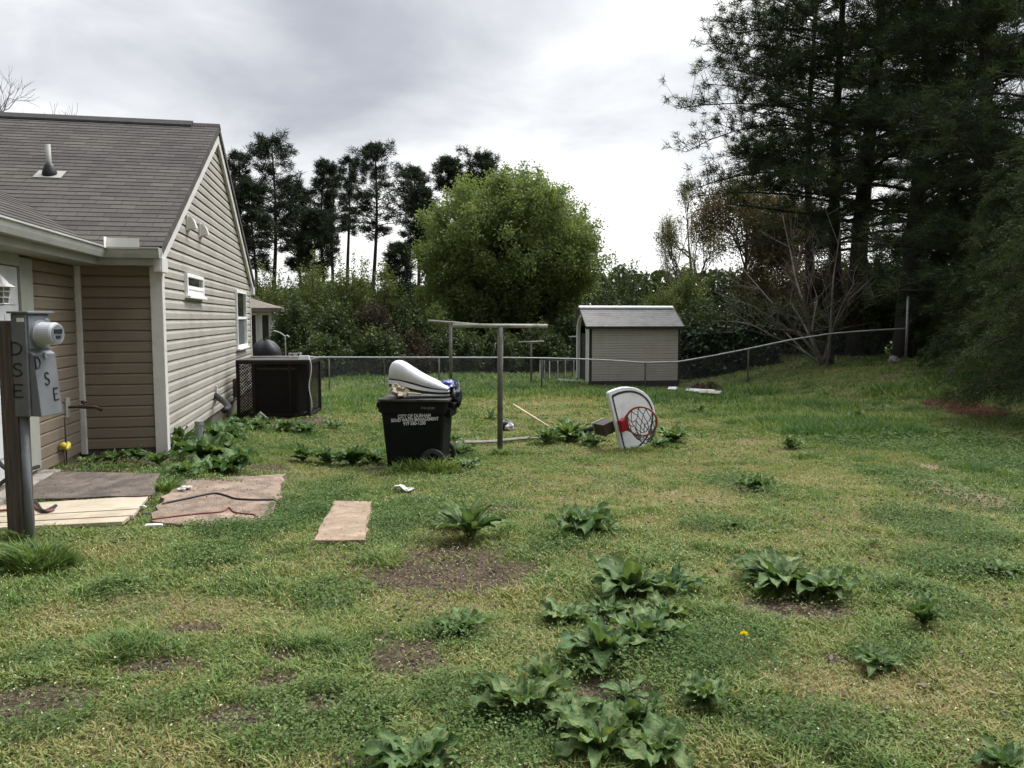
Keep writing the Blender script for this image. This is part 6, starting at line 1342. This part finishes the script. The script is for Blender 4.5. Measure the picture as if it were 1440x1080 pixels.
# ivy mound beside the shed
g = np.random.default_rng(5)
def ivy(px0, px1, ytop, Y, label, seed):
    g = np.random.default_rng(seed); b0 = root_at((px0 + px1) / 2, Y); R = (px1 - px0) / 2 / F * Y; H = at(px0, ytop, Y)[2] - b0[2]; o = empty('ivy_mound', b0); tag(o, label, 'ivy', 'ivy mounds')
    n = 9000; th_ = g.random(n) * 6.283; ph = np.arcsin(g.random(n)); k = 1 + .30 * (fbm(th_ * 2.1 + seed, ph * 3, 3) - .5) + g.normal(size=n) * .05
    c = np.stack([R * k * np.cos(th_) * np.cos(ph) ** .6, 1.1 * k * np.sin(th_) * np.cos(ph) ** .6, H * k * np.sin(ph) ** .8], 1)
    arrmesh('foliage', leaves(c, .15, .12, g), M['ivy'], o, np.clip(.2 + 1.0 * (fbm(th_ * 4, ph * 6, 2) - .25) + g.normal(size=n) * .15, 0, 1))
    mb = blob('s', (0, 0, H * .35), (R * .78, .85, H * .55), None, seed, .2); mb.build('stems', M['bark_dark'], o, smooth=True)
ivy(952, 1030, 462, 29, 'ivy covered mound touching the shed', 11); ivy(1010, 1092, 458, 29.5, 'ivy covered mound between the shed and the bare shrub', 12)
# bare many-stemmed shrub on the fence line
b0 = root_at(1160, 25.2); o = empty('bare_shrub', b0); tag(o, 'bare shrub with pale grey stems fanning out on the fence line', 'shrub'); mb = MB(); g = np.random.default_rng(9)
def px3(px, py, Y): return at(px, py, Y) - b0
def twigs(P, r_, g, n, ln, depth):
    for _ in range(n):
        u = .3 + .7 * g.random(); i = min(int(u * (len(P) - 1)), len(P) - 2); p = P[i]; d = unit(P[i + 1] - P[i]); dd = unit(d + g.normal(size=3) * .55 + np.array([0, 0, .12])); l = ln * (.5 + .8 * g.random())
        Q = np.array([p, p + dd * l * .5 + g.normal(size=3) * .04 * l, p + dd * l + np.array([0, 0, .08 * l])]); mb.tube(Q, [r_, r_ * .7, r_ * .35], 4, cap=False)
        if depth: twigs(Q, r_ * .6, g, 4, ln * .55, depth - 1)
for pts, r0 in (([(1152, 512), (1120, 465), (1085, 425), (1042, 375)], .055), ([(1154, 511), (1135, 465), (1112, 425), (1128, 350)], .05), ([(1158, 510), (1140, 470), (1128, 420), (1115, 370), (1100, 300)], .065), ([(1162, 512), (1168, 460), (1172, 390), (1182, 320)], .06), ([(1158, 512), (1170, 465), (1195, 420), (1245, 372)], .05), ([(1150, 512), (1120, 488), (1085, 472), (1050, 455), (1000, 452)], .035), ([(1162, 512), (1175, 450), (1200, 400), (1205, 372)], .03), ([(1155, 512), (1142, 465), (1150, 420), (1130, 360)], .035), ([(1153, 511), (1105, 468), (1062, 432), (1005, 410)], .03)):
    P = [px3(a, c, 25.2 + .5 * g.normal() * (i > 0)) for i, (a, c) in enumerate(pts)]; P[0] = P[0] * 0 + np.array([g.normal() * .08, g.normal() * .08, -.1]); P = np.array(P)
    PP = np.concatenate([bez(P[i], (P[i] + P[i + 1]) / 2 + g.normal(size=3) * .05, P[i + 1], 4) for i in range(len(P) - 1)]); mb.tube(PP, list(np.linspace(r0 * .95, r0 * .25, len(PP))), 6, cap=False); twigs(PP, r0 * .24, g, 7, 1.7, 1)
mb.build('stems', M['bark_grey'], o, smooth=True)
mb = MB(); mb.tube([(.15, .1, -.2), (.17, .1, .35), (.2, .1, .55)], [.20, .15, .12], 9); mb.build('stump', M['bark_dark'], o, smooth=True)
# bare trees behind the house roof
def bare_tree(px, ytop, Y, label, seed):
    g = np.random.default_rng(seed); b0 = root_at(px, Y); H = at(px, ytop, Y)[2] - b0[2]; o = empty('bare_tree', b0); tag(o, label, 'tree', 'bare trees behind the roof'); mb = MB()
    def grow(p, d, l, r_, k):
        e_ = p + d * l; q = (p + e_) / 2 + g.normal(size=3) * .05 * l; mb.tube([p, q, e_], [r_, r_ * .85, r_ * .7], 6 if k > 3 else 4, cap=False)
        if k == 0: return
        for _ in range(3 if k > 1 else 4): grow(p + d * l * (.55 + .45 * g.random()), unit(d + g.normal(size=3) * .42 + np.array([0, 0, .18])), l * (.62 + .15 * g.random()), r_ * .58, k - 1)
    grow(np.array([0, 0, -.2]), np.array([0, 0, 1.]), H * .36, H * .014, 6); mb.build('branches', M['twig'], o, smooth=True)
bare_tree(36, 100, 62, 'bare grey tree showing over the roof ridge', 31); bare_tree(-14, 70, 50, 'bare tree cut by the left edge above the roof', 32); bare_tree(84, 155, 70, 'smallest bare treetop just clearing the roof ridge', 33)
# dark evergreens with hanging boughs at the right
def cedar(px, ytop, Y, R, label, seed, nb, ns, nl, L, W):
    g = np.random.default_rng(seed); b0 = root_at(px, Y); H = at(px, ytop, Y)[2] - b0[2]; o = empty('evergreen_tree', b0); tag(o, label, 'evergreen', 'dark evergreens at the right edge'); mb = MB(); mb.tube([(0, 0, -.2), (.05, 0, H * .5), (0, 0, H)], [.2, .14, .03], 9); CN, DN, TT = [], [], []
    for i in range(nb):
        t = (i + g.random()) / nb; z = .35 + (H - .4) * t; az = i * 2.4 + g.normal() * .3; rr = R * (1.05 - .75 * t ** 1.3) * (.65 + .45 * g.random()); out = np.array([math.cos(az), math.sin(az), 0]); p0 = np.array([0, 0, z])
        p2 = p0 + out * rr + np.array([0, 0, -rr * (.28 + .2 * g.random())]); p2[2] = max(p2[2], .32 + .45 * g.random()); P = bez(p0, p0 + out * rr * .55 + np.array([0, 0, .16 * rr]), p2, 8); mb.tube(P, list(np.linspace(.03, .006, 8)), 4, cap=False)
        tb = g.normal() * .16
        for k in range(ns):
            u = .22 + .78 * g.random() ** .75; f = u * 7; j = min(int(f), 6); c = P[j] + (P[j + 1] - P[j]) * (f - j); dd = unit(out * .5 + np.array([-out[1], out[0], 0]) * g.normal() * .8 + np.array([0, 0, -.45 + .4 * g.normal()])); l = .20 * R * (1.1 - .5 * u) * (.6 + .8 * g.random())
            s_ = g.random(nl); cc = c + dd * (s_ * l)[:, None] + g.normal(size=(nl, 3)) * .035; cc[:, 2] = np.maximum(cc[:, 2], .02); CN.append(cc); DN.append(unit(dd + g.normal(size=(nl, 3)) * .55)); TT.append(np.clip(.40 + tb + g.normal() * .14 + .25 * s_ + g.normal(size=nl) * .1, 0, 1))
    mb.build('trunk', M['bark_dark'], o, smooth=True); arrmesh('crown', needles(np.concatenate(CN), np.concatenate(DN), L, W, g), M['cedar'], o, np.concatenate(TT))
cedar(1522, 180, 13.4, 2.35, 'dark evergreen with hanging boughs nearest the camera at the right edge', 41, 84, 46, 26, .085, .012)
cedar(1445, 200, 17.5, 2.3, 'dark evergreen behind the nearest one, beyond the red earth mound', 42, 70, 40, 24, .11, .018)
cedar(1362, 230, 26.5, 2.0, 'dark evergreen just outside the tall fence end post', 43, 60, 34, 22, .13, .024)
cedar(1520, 150, 19.5, 3.6, 'dark evergreen closing the corner behind the others', 44, 70, 36, 22, .13, .022)
# far wood closing the view
g = np.random.default_rng(77); n = 52000; x = g.uniform(-52, 62, n); y = 66 + 5 * g.random(n); hgt = 3.2 + 3.2 * fbm(x * .22, x * 0 + 3.3, 3) + 1.5 * fbm(x * 1.1, x * 0, 2); z = ground(x, y) + hgt * g.random(n) ** .8
o = arrmesh('far_wood', leaves(np.stack([x, y, z], 1), .55, .32, g), M['under'], None, np.clip(.3 + .5 * (fbm(x * .8, z * .8, 2) - .5) + g.normal(size=n) * .15, 0, 1)); struct(o, 'stuff'); tag(o, 'dark far wood closing the view behind the shrubs', 'wood')
